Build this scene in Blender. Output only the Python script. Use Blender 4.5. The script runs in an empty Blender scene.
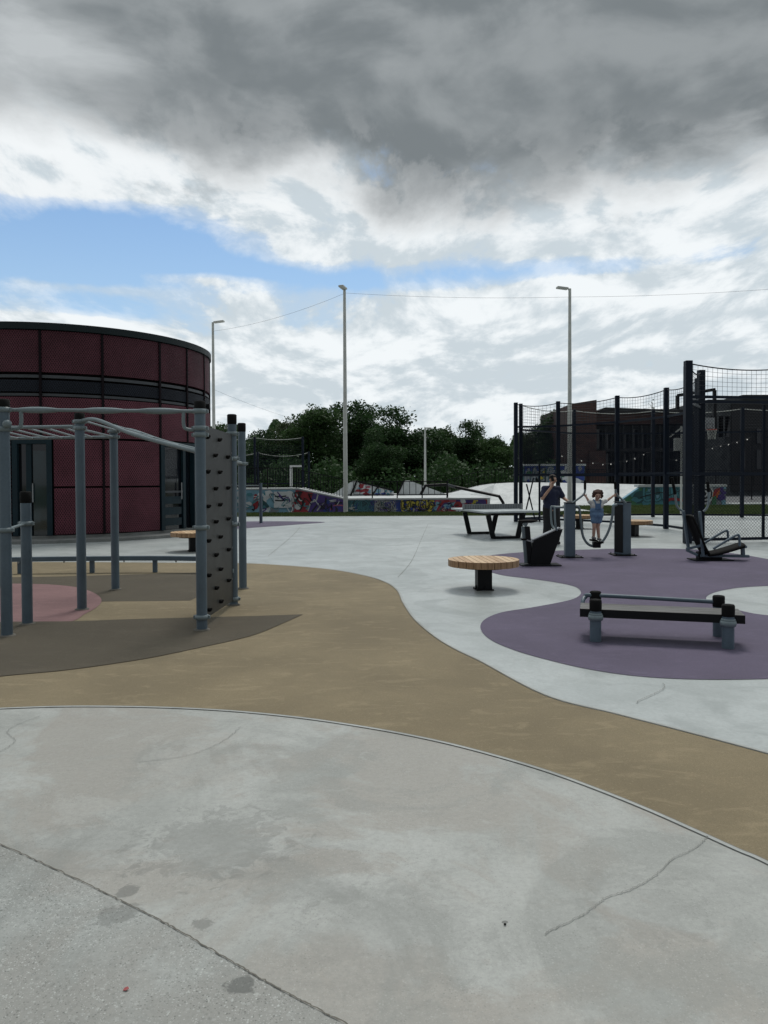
import bpy, bmesh, math, random
from mathutils import Vector, Matrix
R = math.radians
random.seed(7)
sc = bpy.context.scene
col = sc.collection
W_, H_ = 768, 1024
# ------------------------------------------------------------------ camera
F = 745.0; CAMH = 1.6; PR = 496.0
pitch = math.atan(16 / F); roll = R(0.25)
fwd = Vector((0, math.cos(pitch), -math.sin(pitch)))
up0 = Vector((0, math.sin(pitch), math.cos(pitch)))
rt0 = Vector((1, 0, 0))
rt = rt0 * math.cos(roll) - up0 * math.sin(roll)
up = up0 * math.cos(roll) + rt0 * math.sin(roll)
cd = bpy.data.cameras.new('camera'); cam = bpy.data.objects.new('camera', cd); col.objects.link(cam)
cam.matrix_world = Matrix(((rt.x, up.x, -fwd.x, 0), (rt.y, up.y, -fwd.y, 0), (rt.z, up.z, -fwd.z, CAMH), (0, 0, 0, 1)))
cd.sensor_fit = 'VERTICAL'; cd.sensor_height = 36; cd.lens = F / 1024 * 36
cd.shift_y = -16 / 1024
cd.clip_start = 0.05; cd.clip_end = 6000
sc.camera = cam

def ray(px, py):
    return rt * ((px - 384) / F) + up * ((PR - py) / F) + fwd
def P(px, py, Y):
    d = ray(px, py); return Vector((0, 0, CAMH)) + d * (Y / d.y)
def G(px, py, z=0.0):
    d = ray(px, py); return Vector((0, 0, CAMH)) + d * ((z - CAMH) / d.z)
def X(px, Y):
    return P(px, 480, Y).x
def Zh(px, py, Y):
    return P(px, py, Y).z

# ------------------------------------------------------------------ helpers
def tag(o, label=None, cat=None, group=None, kind=None):
    if label: o['label'] = label
    if cat: o['category'] = cat
    if group: o['group'] = group
    if kind: o['kind'] = kind
    return o
def empty(name, loc, label=None, cat=None, group=None, rz=0):
    o = bpy.data.objects.new(name, None); col.objects.link(o)
    o.location = loc; o.rotation_euler = (0, 0, rz); o.empty_display_size = 0.2
    return tag(o, label, cat, group)
def children(o):
    return [c for c in bpy.data.objects if c.parent == o]
def copy_tree(o, parent=None):
    ch = children(o)
    c = o.copy(); col.objects.link(c)
    if parent: c.parent = parent
    for k in ch: copy_tree(k, c)
    return c

class MB:
    def __init__(s): s.v = []; s.f = []; s.m = []; s.sm = []; s.cur = 0
    def add(s, vs, fs, smooth=False):
        b = len(s.v); s.v += [Vector(v) for v in vs]
        for f in fs:
            s.f.append([b + i for i in f]); s.m.append(s.cur); s.sm.append(smooth)
        return s
    def mat(s, i): s.cur = i; return s
    def box(s, c, size, rz=0, M=None, bev=0.0):
        hx, hy, hz = size[0] / 2, size[1] / 2, size[2] / 2
        if bev > 0:
            b = min(bev, hx * .9, hy * .9, hz * .9)
            bm = bmesh.new(); bmesh.ops.create_cube(bm, size=1)
            for v in bm.verts: v.co = Vector((v.co.x * 2 * hx, v.co.y * 2 * hy, v.co.z * 2 * hz))
            bmesh.ops.bevel(bm, geom=bm.edges[:], offset=b, segments=2, affect='EDGES', profile=.5)
            vs = [v.co.copy() for v in bm.verts]; bm.verts.index_update()
            fs = [[v.index for v in f.verts] for f in bm.faces]; bm.free()
        else:
            vs = [Vector((x, y, z)) for x in (-hx, hx) for y in (-hy, hy) for z in (-hz, hz)]
            fs = [(0, 1, 3, 2), (4, 6, 7, 5), (0, 4, 5, 1), (2, 3, 7, 6), (0, 2, 6, 4), (1, 5, 7, 3)]
        T = Matrix.Translation(Vector(c)) @ (M.to_4x4() if M is not None else Matrix.Rotation(rz, 4, 'Z'))
        return s.add([T @ v for v in vs], fs)
    def beam(s, a, b, w, h, bev=0.0):
        a = Vector(a); b = Vector(b); d = b - a; L = d.length; x = d / L
        z = Vector((0, 0, 1)) if abs(x.z) < .95 else Vector((0, 1, 0))
        y = z.cross(x).normalized(); z = x.cross(y)
        M = Matrix((x, y, z)).transposed()
        return s.box((a + b) / 2, (L, w, h), M=M, bev=bev)
    def tube(s, pts, r, n=10, caps=True, closed=False, smooth=True):
        pts = [Vector(p) for p in pts]; N = len(pts)
        rs = r if isinstance(r, (list, tuple)) else [r] * N
        vs = []; fs = []; prev = None
        for i, p in enumerate(pts):
            if closed: t = pts[(i + 1) % N] - pts[i - 1]
            elif i == 0: t = pts[1] - pts[0]
            elif i == N - 1: t = pts[-1] - pts[-2]
            else: t = (pts[i + 1] - p).normalized() + (p - pts[i - 1]).normalized()
            t = t.normalized() if t.length > 1e-9 else Vector((0, 0, 1))
            if prev is None:
                u = t.cross(Vector((0, 0, 1)) if abs(t.z) < .9 else Vector((1, 0, 0))).normalized()
            else:
                u = prev - t * prev.dot(t)
                u = u.normalized() if u.length > 1e-6 else t.cross(Vector((1, 0, 0))).normalized()
            prev = u; w = t.cross(u)
            for k in range(n):
                a = 2 * math.pi * k / n
                vs.append(p + (u * math.cos(a) + w * math.sin(a)) * rs[i])
        for i in range(N if closed else N - 1):
            j = (i + 1) % N
            for k in range(n):
                k2 = (k + 1) % n
                fs.append((i * n + k, i * n + k2, j * n + k2, j * n + k))
        s.add(vs, fs, smooth)
        if caps and not closed:
            s.add(vs[:n], [tuple(range(n - 1, -1, -1))]); s.add(vs[-n:], [tuple(range(n))])
        return s
    def wire(s, a, b, r):
        return s.tube([a, b], r, 3, False)
    def lathe(s, c, prof, n=24, smooth=True, sx=1, sy=1):
        c = Vector(c); vs = []; fs = []
        for (r, z) in prof:
            for k in range(n):
                a = 2 * math.pi * k / n
                vs.append(c + Vector((r * sx * math.cos(a), r * sy * math.sin(a), z)))
        for i in range(len(prof) - 1):
            for k in range(n):
                k2 = (k + 1) % n
                fs.append((i * n + k, i * n + k2, (i + 1) * n + k2, (i + 1) * n + k))
        s.add(vs, fs, smooth)
        s.add(vs[:n], [tuple(range(n - 1, -1, -1))]); s.add(vs[-n:], [tuple(range(n))])
        return s
    def sph(s, c, r, n=12, sz=1.0, sx=1.0, sy=1.0, M=None):
        c = Vector(c); vs = []; fs = []; m = max(6, n // 2 + 1)
        for i in range(1, m):
            t = math.pi * i / m
            for k in range(n):
                a = 2 * math.pi * k / n
                v = Vector((r * sx * math.sin(t) * math.cos(a), r * sy * math.sin(t) * math.sin(a), r * sz * math.cos(t)))
                vs.append(c + (M @ v if M is not None else v))
        for i in range(m - 2):
            for k in range(n):
                k2 = (k + 1) % n
                fs.append((i * n + k, (i + 1) * n + k, (i + 1) * n + k2, i * n + k2))
        t0 = len(vs)
        for sg in (1, -1):
            v = Vector((0, 0, sg * r * sz)); vs.append(c + (M @ v if M is not None else v))
        for k in range(n):
            k2 = (k + 1) % n
            fs.append((t0, k, k2)); fs.append((t0 + 1, (m - 2) * n + k2, (m - 2) * n + k))
        return s.add(vs, fs, True)
    def prism(s, poly, d):          # poly: coplanar 3D points, d: extrusion vector
        poly = [Vector(p) for p in poly]; d = Vector(d); n = len(poly)
        nrm = Vector((0, 0, 0))
        for i in range(n): nrm += poly[i].cross(poly[(i + 1) % n])
        if nrm.dot(d) > 0: poly = poly[::-1]
        vs = poly + [p + d for p in poly]
        fs = [tuple(range(n)), tuple(range(2 * n - 1, n - 1, -1))]
        for i in range(n):
            j = (i + 1) % n; fs.append((i, n + i, n + j, j))
        return s.add(vs, fs)
    def build(s, name, mats, parent=None, label=None):
        me = bpy.data.meshes.new(name)
        off = Vector(parent.location) if parent is not None else Vector((0, 0, 0))
        pp = parent.parent if parent is not None else None
        while pp is not None: off = off + Vector(pp.location); pp = pp.parent
        me.from_pydata([tuple(v - off) for v in s.v], [], s.f)
        if not isinstance(mats, (list, tuple)): mats = [mats]
        for m in mats: me.materials.append(m)
        me.polygons.foreach_set('material_index', s.m)
        me.polygons.foreach_set('use_smooth', s.sm)
        me.update()
        o = bpy.data.objects.new(name, me); col.objects.link(o)
        if parent is not None: o.parent = parent
        if label: o['label'] = label
        return o

def smooth_curve(pts, n=8, closed=False):
    pts = [Vector(p) for p in pts]; out = []; N = len(pts)
    rng = range(N if closed else N - 1)
    for i in rng:
        if closed: p0, p1, p2, p3 = pts[i - 1], pts[i], pts[(i + 1) % N], pts[(i + 2) % N]
        else: p0, p1, p2, p3 = pts[max(i - 1, 0)], pts[i], pts[i + 1], pts[min(i + 2, N - 1)]
        for k in range(n):
            t = k / n
            out.append(.5 * ((2 * p1) + (p2 - p0) * t + (2 * p0 - 5 * p1 + 4 * p2 - p3) * t * t + (3 * p1 - p0 - 3 * p2 + p3) * t ** 3))
    if not closed: out.append(pts[-1])
    return out
def sheet(name, pts, z, mat, kind='structure'):
    from mathutils.geometry import tessellate_polygon
    vs = [Vector((p[0], p[1], z)) for p in pts]
    tris = tessellate_polygon([vs])
    me = bpy.data.meshes.new(name)
    fs = []
    for t in tris:
        a, b, c = (vs[i] for i in t)
        fs.append(t if (b - a).cross(c - a).z > 0 else t[::-1])
    me.from_pydata(vs, [], fs); me.materials.append(mat); me.update()
    o = bpy.data.objects.new(name, me); col.objects.link(o)
    if kind: o['kind'] = kind
    return o
def ribbon(pts, w0, w1, z):
    """flat ribbon along pts, offset from w0 to w1 to the left of the path"""
    vs = []; fs = []; n = len(pts)
    for i, p in enumerate(pts):
        t = (pts[min(i + 1, n - 1)] - pts[max(i - 1, 0)]); t = Vector((t.x, t.y, 0)).normalized()
        nn = Vector((-t.y, t.x, 0))
        a = w0(i) if callable(w0) else w0; b = w1(i) if callable(w1) else w1
        q = Vector((p.x, p.y, 0))
        vs += [q + nn * a + Vector((0, 0, z)), q + nn * b + Vector((0, 0, z))]
    for i in range(n - 1): fs.append((2 * i, 2 * i + 2, 2 * i + 3, 2 * i + 1))
    return vs, fs

# ------------------------------------------------------------------ node helpers
class S:
    """tiny expression wrapper round node sockets"""
    def __init__(s, nt, sock): s.nt = nt; s.k = sock
    def _m(s, op, *o, clamp=False):
        n = s.nt.nodes.new('ShaderNodeMath'); n.operation = op; n.use_clamp = clamp
        for i, x in enumerate((s,) + o):
            if isinstance(x, S): s.nt.links.new(x.k, n.inputs[i])
            else: n.inputs[i].default_value = x
        return S(s.nt, n.outputs[0])
    def __add__(s, o): return s._m('ADD', o)
    __radd__ = __add__
    def __sub__(s, o): return s._m('SUBTRACT', o)
    def __rsub__(s, o): return (s * -1.0) + o
    def __mul__(s, o): return s._m('MULTIPLY', o)
    __rmul__ = __mul__
    def __truediv__(s, o): return s._m('DIVIDE', o)
    def pw(s, e): return s._m('POWER', e)
    def abs(s): return s._m('ABSOLUTE')
    def mx(s, o): return s._m('MAXIMUM', o)
    def mn(s, o): return s._m('MINIMUM', o)
    def fr(s): return s._m('FRACT')
    def exp(s): return s._m('EXPONENT')
    def step(s, a, b, t0=0.0, t1=1.0):
        n = s.nt.nodes.new('ShaderNodeMapRange'); n.interpolation_type = 'SMOOTHSTEP'
        s.nt.links.new(s.k, n.inputs[0])
        for i, x in zip((1, 2, 3, 4), (a, b, t0, t1)): n.inputs[i].default_value = x
        return S(s.nt, n.outputs[0])
def comb(nt, x, y, z):
    n = nt.nodes.new('ShaderNodeCombineXYZ')
    for i, v in enumerate((x, y, z)):
        if isinstance(v, S): nt.links.new(v.k, n.inputs[i])
        else: n.inputs[i].default_value = v
    return S(nt, n.outputs[0])
def sep(nt, sock):
    n = nt.nodes.new('ShaderNodeSeparateXYZ'); nt.links.new(sock, n.inputs[0])
    return [S(nt, n.outputs[i]) for i in range(3)]
def noise(nt, vec, scale, detail=4, rough=.55, dist=0.0, out=0):
    n = nt.nodes.new('ShaderNodeTexNoise')
    n.inputs['Scale'].default_value = scale; n.inputs['Detail'].default_value = detail
    n.inputs['Roughness'].default_value = rough; n.inputs['Distortion'].default_value = dist
    if vec is not None: nt.links.new(vec.k if isinstance(vec, S) else vec, n.inputs['Vector'])
    return S(nt, n.outputs[out])
def mixc(nt, f, a, b):
    n = nt.nodes.new('ShaderNodeMix'); n.data_type = 'RGBA'
    for i, x in ((0, f), (6, a), (7, b)):
        if isinstance(x, S): nt.links.new(x.k, n.inputs[i])
        elif isinstance(x, (int, float)): n.inputs[i].default_value = x
        else: n.inputs[i].default_value = (*x, 1)
    return S(nt, n.outputs[2])
def newmat(name, rough=.7, metal=0.0, color=(.5, .5, .5), spec=.5):
    m = bpy.data.materials.new(name); m.use_nodes = True
    b = m.node_tree.nodes['Principled BSDF']
    b.inputs['Base Color'].default_value = (*color, 1); b.inputs['Roughness'].default_value = rough
    b.inputs['Metallic'].default_value = metal
    b.inputs['Specular IOR Level'].default_value = spec
    return m, m.node_tree, b
def bump(nt, b, h, strength=.3, dist=.01):
    n = nt.nodes.new('ShaderNodeBump'); n.inputs['Strength'].default_value = strength; n.inputs['Distance'].default_value = dist
    nt.links.new(h.k, n.inputs['Height']); nt.links.new(n.outputs[0], b.inputs['Normal'])
def posn(nt):
    return nt.nodes.new('ShaderNodeNewGeometry').outputs['Position']
def objc(nt):
    return nt.nodes.new('ShaderNodeTexCoord').outputs['Object']
def painted(name, c, var=.18, rough=.45, metal=0.0, scale=3.0, grime=.25, spec=.5):
    """painted / powder coated surface: mottled, with faint grime and roughness variation"""
    m, nt, b = newmat(name, rough, metal, c, spec)
    p = objc(nt)
    n1 = noise(nt, p, scale, 6, .6); n2 = noise(nt, p, scale * 14, 3, .6)
    f = (n1.step(.3, .7) * .7 + n2.step(.3, .7) * .3)
    lo = tuple(x * (1 - var) for x in c); hi = tuple(x * (1 + var) for x in c)
    g = noise(nt, p, scale * .8, 8, .7).step(.56, .72)
    cc = mixc(nt, f, lo, hi)
    cc = mixc(nt, g * grime, cc, tuple(x * .6 + .004 for x in c))
    nt.links.new(cc.k, b.inputs['Base Color'])
    nt.links.new((n1 * .3 + (rough - .15)).k, b.inputs['Roughness'])
    bump(nt, b, n2, .06, .004)
    return m

# ------------------------------------------------------------------ materials
def concrete_mat(name, base, dark, light, stain=.5, speck=.3, rough=.62, stains=(), brown=None, agg=0.0):
    m, nt, b = newmat(name, rough)
    p = posn(nt)
    def off(ox, oy):
        mp = nt.nodes.new('ShaderNodeMapping'); mp.inputs['Location'].default_value = (ox, oy, 0); nt.links.new(p, mp.inputs['Vector']); return mp.outputs[0]
    big = noise(nt, p, .45, 5, .6, .6); mid = noise(nt, p, 1.7, 8, .68, .4); fine = noise(nt, p, 34, 6, .75)
    blot = noise(nt, off(3, 8), .75, 10, .60, 1.2)
    c = mixc(nt, big.step(.32, .68), base, light)
    c = mixc(nt, mid.step(.36, .66) * .45, c, dark)
    if brown:
        c = mixc(nt, noise(nt, off(11, 2), .85, 10, .62, 1.0).step(.47, .56) * .75, c, brown)
        c = mixc(nt, noise(nt, off(5, 17), 2.1, 9, .62, .8).step(.56, .62) * .4, c, brown)
    c = mixc(nt, blot.step(.52, .585) * stain, c, dark)
    c = mixc(nt, noise(nt, off(21, 4), 1.9, 10, .62, 1.0).step(.57, .63) * stain * .6, c, dark)
    c = mixc(nt, noise(nt, p, .7, 10, .66, 1.6).step(.55, .61) * stain * .7, c, light)
    c = mixc(nt, noise(nt, off(2, 2), 6.0, 8, .7, .6).step(.60, .70) * .35, c, light)
    v = nt.nodes.new('ShaderNodeTexVoronoi'); v.inputs['Scale'].default_value = 70; nt.links.new(p, v.inputs['Vector'])
    dots = S(nt, v.outputs['Distance']).step(.10, .28, 1, 0) * noise(nt, p, 5, 4).step(.48, .62)
    c = mixc(nt, dots * speck, c, tuple(x * .35 for x in dark))
    for (vs, gain) in ((110, .8), (55, .35), (210, .8)):
        if not agg: break
        v2 = nt.nodes.new('ShaderNodeTexVoronoi'); v2.inputs['Scale'].default_value = vs; nt.links.new(p, v2.inputs['Vector'])
        r_, g_, b_ = sep(nt, v2.outputs['Color']); dist = S(nt, v2.outputs['Distance'])
        msk = noise(nt, p, 2.2, 6, .65).step(.25, .6)
        c = mixc(nt, dist.step(.28, .45, 1, 0) * r_.step(.80, .88) * msk * (agg * gain), c, tuple(min(1, x * 1.38) for x in light))
        c = mixc(nt, dist.step(.28, .45, 1, 0) * g_.step(.84, .92) * msk * (agg * gain), c, tuple(x * .38 for x in dark))
    c = mixc(nt, fine.step(.35, .75) * .35, c, tuple(x * .8 for x in dark))
    c = mixc(nt, noise(nt, p, 150, 2, .6).step(.6, .75) * .35, c, light)
    if stains:
        x, y, z = sep(nt, p)
        wob = (noise(nt, p, 11, 7, .70, .6) - .5)
        for (sx, sy, r, k) in stains:
            d = ((x - sx) * (x - sx) + (y - sy) * (y - sy)).pw(.5) / r + wob * 3.6
            c = mixc(nt, d.step(.75, 1.05, k, 0), c, tuple(q * .45 for q in dark))
    nt.links.new(c.k, b.inputs['Base Color'])
    nt.links.new((mid * .3 + (rough - .15)).k, b.inputs['Roughness'])
    bump(nt, b, fine * .7 + mid * .3, .35, .006)
    return m
def rubber_mat(name, c, var=.2, spots=.3):
    m, nt, b = newmat(name, .8, spec=.35)
    p = posn(nt)
    big = noise(nt, p, .7, 6, .62, .5); g = noise(nt, p, 220, 2, .6); mid = noise(nt, p, 6, 7, .75)
    lo = tuple(x * (1 - var) for x in c); hi = tuple(x * (1 + var) for x in c)
    cc = mixc(nt, big.step(.3, .7), lo, hi)
    cc = mixc(nt, g.step(.35, .65) * .45, cc, tuple(x * .5 for x in c))
    sc2 = nt.nodes.new('ShaderNodeMapping'); sc2.inputs['Scale'].default_value = (.5, 1.2, 1); nt.links.new(p, sc2.inputs['Vector'])
    w = noise(nt, sc2.outputs[0], 5.5, 8, .68, .9)
    cc = mixc(nt, w.step(.52, .64) * spots, cc, tuple(min(1, x * 1.55 + .015) for x in c))
    cc = mixc(nt, noise(nt, p, 1.6, 9, .66, 1.4).step(.52, .66) * .35, cc, tuple(x * .78 for x in c))
    cc = mixc(nt, noise(nt, p, 60, 2, .5).step(.62, .72) * .35, cc, tuple(min(1, x * 1.5 + .02) for x in c))
    cc = mixc(nt, mid.step(.55, .75) * .3, cc, tuple(x * .62 for x in c))
    nt.links.new(cc.k, b.inputs['Base Color'])
    bump(nt, b, g, .5, .006)
    return m

st = [(G(241, 985), .042, .7), (G(128, 889), .045, .55), (G(205, 923), .04, .5), (G(120, 915), .08, .4), (G(300, 870), .3, .12),
      (G(215, 842), .32, .28), (G(80, 850), .3, .16), (G(505, 922), .012, .8), (G(390, 930), .35, .12), (G(640, 905), .25, .14)]
st = [(q[0].x, q[0].y, q[1], q[2]) for q in st]
M = {}
M['concrete_near'] = concrete_mat('worn_concrete', (.335, .345, .325), (.232, .242, .226), (.415, .425, .405), .46, .35, .6, st, (.305, .288, .258), .25)
M['concrete_slab'] = concrete_mat('coarse_concrete', (.285, .298, .282), (.185, .195, .182), (.37, .385, .37), .4, .7, .68, st[:4], (.272, .268, .248), .95)
M['concrete_far'] = concrete_mat('smooth_concrete', (.375, .405, .40), (.275, .30, .295), (.47, .50, .495), .5, .1, .42)
M['white_concrete'] = concrete_mat('pale_concrete', (.52, .545, .545), (.38, .40, .40), (.60, .62, .62), .4, .1, .65)
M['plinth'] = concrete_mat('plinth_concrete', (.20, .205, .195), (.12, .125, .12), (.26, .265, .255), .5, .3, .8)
M['edging'] = concrete_mat('edging_concrete', (.35, .365, .35), (.23, .24, .23), (.42, .435, .42), .5, .3, .7)
M['joint'] = newmat('dark_joint', .95, color=(.125, .117, .10))[0]
M['edge_joint'] = newmat('edge_joint', .95, color=(.17, .16, .135))[0]
M['tan'] = rubber_mat('tan_rubber', (.212, .171, .103), .16, .26)
M['brown'] = rubber_mat('dark_brown_rubber', (.078, .065, .044), .12, .15)
M['pink'] = rubber_mat('dusty_pink_rubber', (.225, .130, .130), .14, .2)
M['purple'] = rubber_mat('purple_rubber', (.102, .085, .134), .13, .16)
M['grey_paint'] = painted('blue_grey_paint', (.092, .128, .160), .14, .42, spec=.35)
M['grey_light'] = painted('pale_grey_tube', (.16, .20, .215), .15, .40, spec=.4)
M['black'] = painted('black_powder_coat', (.006, .0065, .008), .3, .5, spec=.2)
M['navy'] = painted('navy_powder_coat', (.0045, .009, .019), .25, .5, spec=.18)
M['rubber'] = painted('black_rubber', (.006, .006, .006), .3, .8, spec=.15)
M['teal_frame'] = painted('dark_teal_frame', (.006, .020, .028), .25, .45, spec=.25)
M['rim'] = painted('dark_green_rim', (.006, .014, .016), .25, .55, spec=.25)
M['band_grey'] = painted('grey_band', (.06, .065, .072), .15, .5, spec=.3)
M['band_dark'] = painted('dark_blue_band', (.009, .012, .02), .3, .4)
M['pole'] = painted('galvanised_pole', (.50, .51, .48), .12, .45, .1)
M['white_paint'] = painted('white_paint', (.68, .69, .68), .08, .5)
M['steel'] = painted('zinc_steel', (.30, .31, .32), .15, .35, .6)
M['plywood'] = painted('grey_phenolic_board', (.022, .024, .0235), .22, .5, 0, 1.6, .5)
M['net'] = painted('dark_net', (.018, .022, .03), .2, .8)
M['cord'] = painted('pale_net_cord', (.42, .43, .40), .1, .8)
M['wire'] = newmat('mesh_wire', .8, 0, (.004, .007, .014), .1)[0]
M['cable'] = newmat('cable_black', .6, 0, (.03, .03, .035))[0]
M['table_grey'] = painted('table_top_grey', (.38, .42, .43), .1, .35)
M['asphalt'] = concrete_mat('asphalt', (.085, .09, .095), (.06, .062, .066), (.12, .124, .13), .3, .2, .8)

def mesh_panel_mat(name, c, hole):
    m, nt, b = newmat(name, .6, 0, c, .2)
    tc = nt.nodes.new('ShaderNodeTexCoord'); u, v, _ = sep(nt, tc.outputs['UV'])
    a = (u + v * .62) * 16.0; d = (u - v * .62) * 16.0
    f = ((a.fr() - .5).abs()).mn((d.fr() - .5).abs())        # 0 in the middle of a strand
    k = f.step(.13, .26)
    p = objc(nt)
    cv = mixc(nt, noise(nt, p, 1.2, 6, .6).step(.3, .7), tuple(x * .8 for x in c), tuple(x * 1.2 for x in c))
    cc = mixc(nt, k, cv, hole)
    nt.links.new(cc.k, b.inputs['Base Color'])
    bump(nt, b, f.step(.05, .3, 1, 0), .8, .02)
    return m
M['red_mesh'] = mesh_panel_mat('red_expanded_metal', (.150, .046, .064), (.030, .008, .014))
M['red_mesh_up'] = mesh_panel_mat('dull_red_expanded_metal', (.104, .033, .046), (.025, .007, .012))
M['dark_mesh'] = mesh_panel_mat('dark_expanded_metal', (.014, .018, .028), (.004, .005, .008))
M['red_inner'] = painted('crimson_panel', (.15, .008, .016), .2, .5)
M['seam'] = painted('dark_seam', (.006, .003, .005), .2, .7, spec=.15)
def glass_mat(name, c, rough=.06):
    m, nt, b = newmat(name, rough, 0, c, .6)
    p = objc(nt)
    n = noise(nt, p, 2.5, 3, .5); nt.links.new(mixc(nt, n, tuple(x * .6 for x in c), tuple(x * 1.4 for x in c)).k, b.inputs['Base Color'])
    bump(nt, b, noise(nt, p, .9, 2), .03, .05)
    b.inputs['Coat Weight'].default_value = .3
    return m
M['glass'] = glass_mat('tinted_glass', (.012, .028, .032))
M['glass_dark'] = glass_mat('black_glass', (.006, .008, .012))
def wood_mat(name, c1, c2, axis=0, scale=1.0):
    m, nt, b = newmat(name, .5, 0, c1)
    p = objc(nt); mp = nt.nodes.new('ShaderNodeMapping'); s = [14, 14, 14]; s[axis] = 1.1
    mp.inputs['Scale'].default_value = tuple(q * scale for q in s); nt.links.new(p, mp.inputs['Vector'])
    g = noise(nt, mp.outputs[0], 2.2, 7, .65, .8); k = noise(nt, p, 2.2, 3)
    c = mixc(nt, g.step(.3, .7), c1, c2); c = mixc(nt, k.step(.4, .7) * .35, c, tuple(x * .55 for x in c1))
    nt.links.new(c.k, b.inputs['Base Color']); bump(nt, b, g, .25, .004)
    nt.links.new((g * .25 + .38).k, b.inputs['Roughness'])
    return m
M['wood'] = wood_mat('oiled_timber', (.60, .42, .25), (.40, .25, .13), 1)
M['wood2'] = wood_mat('oiled_timber_pale', (.68, .50, .31), (.48, .32, .18), 1)
M['wood3'] = wood_mat('oiled_timber_red', (.52, .34, .19), (.34, .20, .10), 1)
M['wood_end_shade'] = wood_mat('shaded_end_grain', (.36, .215, .115), (.22, .125, .06), 2)  # end grain tone that also paints shade into the bench slat sides
M['deck'] = wood_mat('weathered_dark_board', (.060, .058, .056), (.13, .13, .125), 0)
M['net_steel'] = painted('net_steel', (.20, .215, .23), .15, .4)
M['backboard'] = painted('backboard_grey', (.22, .23, .24), .1, .4)
M['hoop_red'] = painted('hoop_red', (.30, .05, .03), .2, .5)

def brick_mat():
    m, nt, b = newmat('old_brick', .85)
    tc = nt.nodes.new('ShaderNodeTexCoord'); p = tc.outputs['Object']
    x, y, z = sep(nt, p)
    br = nt.nodes.new('ShaderNodeTexBrick'); nt.links.new(comb(nt, x + y, z, 0.0).k, br.inputs['Vector'])
    br.inputs['Scale'].default_value = 1.0; br.inputs['Brick Width'].default_value = .5; br.inputs['Row Height'].default_value = .17
    br.inputs['Mortar Size'].default_value = .018
    br.inputs['Color1'].default_value = (.075, .030, .026, 1); br.inputs['Color2'].default_value = (.05, .022, .020, 1); br.inputs['Mortar'].default_value = (.08, .058, .052, 1)
    n = noise(nt, p, .8, 7, .65)
    c = mixc(nt, n.step(.4, .7) * .6, S(nt, br.outputs['Color']), (.03, .018, .018))
    nt.links.new(c.k, b.inputs['Base Color'])
    return m
M['brick'] = brick_mat()
M['facade'] = concrete_mat('grey_render', (.05, .057, .062), (.025, .028, .032), (.085, .092, .096), .6, .1, .8)
M['roof'] = painted('bitumen_roof', (.02, .02, .022), .2, .8)
M['bark'] = painted('bark', (.055, .042, .03), .35, .9, 0, 6)
def leaf_mat(name, c1, c2):
    m, nt, b = newmat(name, .6, 0, c1, .25)
    oi = nt.nodes.new('ShaderNodeObjectInfo')
    p = posn(nt)
    n = noise(nt, p, .55, 4, .6); n2 = noise(nt, p, 9, 2)
    c = mixc(nt, (n.step(.3, .7) * .7 + n2.step(.3, .7) * .3), c1, c2)
    nt.links.new(c.k, b.inputs['Base Color'])
    tr = nt.nodes.new('ShaderNodeBsdfTranslucent'); nt.links.new(c.k, tr.inputs[0])
    mx = nt.nodes.new('ShaderNodeMixShader'); mx.inputs[0].default_value = .3
    nt.links.new(b.outputs[0], mx.inputs[1]); nt.links.new(tr.outputs[0], mx.inputs[2])
    nt.links.new(mx.outputs[0], nt.nodes['Material Output'].inputs['Surface'])
    return m
M['leaf_a'] = leaf_mat('dark_foliage', (.016, .043, .014), (.040, .084, .025))
M['leaf_b'] = leaf_mat('mid_foliage', (.024, .056, .017), (.054, .105, .030))
M['leaf_c'] = leaf_mat('olive_foliage', (.034, .056, .021), (.066, .098, .040))
M['grass'] = leaf_mat('grass_blades', (.045, .075, .022), (.10, .13, .045))
def lawn_mat():
    m, nt, b = newmat('lawn_soil', .95, 0, (.05, .07, .025))
    p = posn(nt); n = noise(nt, p, 1.6, 7, .65)
    nt.links.new(mixc(nt, n.step(.3, .7), (.045, .062, .022), (.095, .105, .045)).k, b.inputs['Base Color'])
    return m
M['lawn'] = lawn_mat()
def earth_mat():
    m, nt, b = newmat('meadow', .95)
    p = posn(nt); n = noise(nt, p, .06, 6, .6)
    nt.links.new(mixc(nt, n.step(.3, .7), (.05, .07, .03), (.10, .10, .06)).k, b.inputs['Base Color'])
    return m
M['earth'] = earth_mat()
def flat(name, c, rough=.6):
    return painted(name, c, .14, rough, 0, 4)
GR = {k: flat('spray_' + k, tuple(min(.8, q * 1.0) for q in c)) for k, c in dict(white=(.55, .57, .58), teal=(.06, .20, .24), sky=(.17, .33, .42), red=(.26, .02, .03),
      purple=(.06, .035, .17), blue=(.02, .045, .22), yellow=(.48, .40, .05), silver=(.36, .37, .36), black=(.012, .012, .016),
      orange=(.45, .11, .03), pink=(.38, .10, .14), green=(.05, .16, .08), deepteal=(.02, .075, .085), grey=(.22, .24, .26)).items()}
GN = list(GR); GI = {k: i for i, k in enumerate(GN)}; GM = [GR[k] for k in GN]
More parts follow.
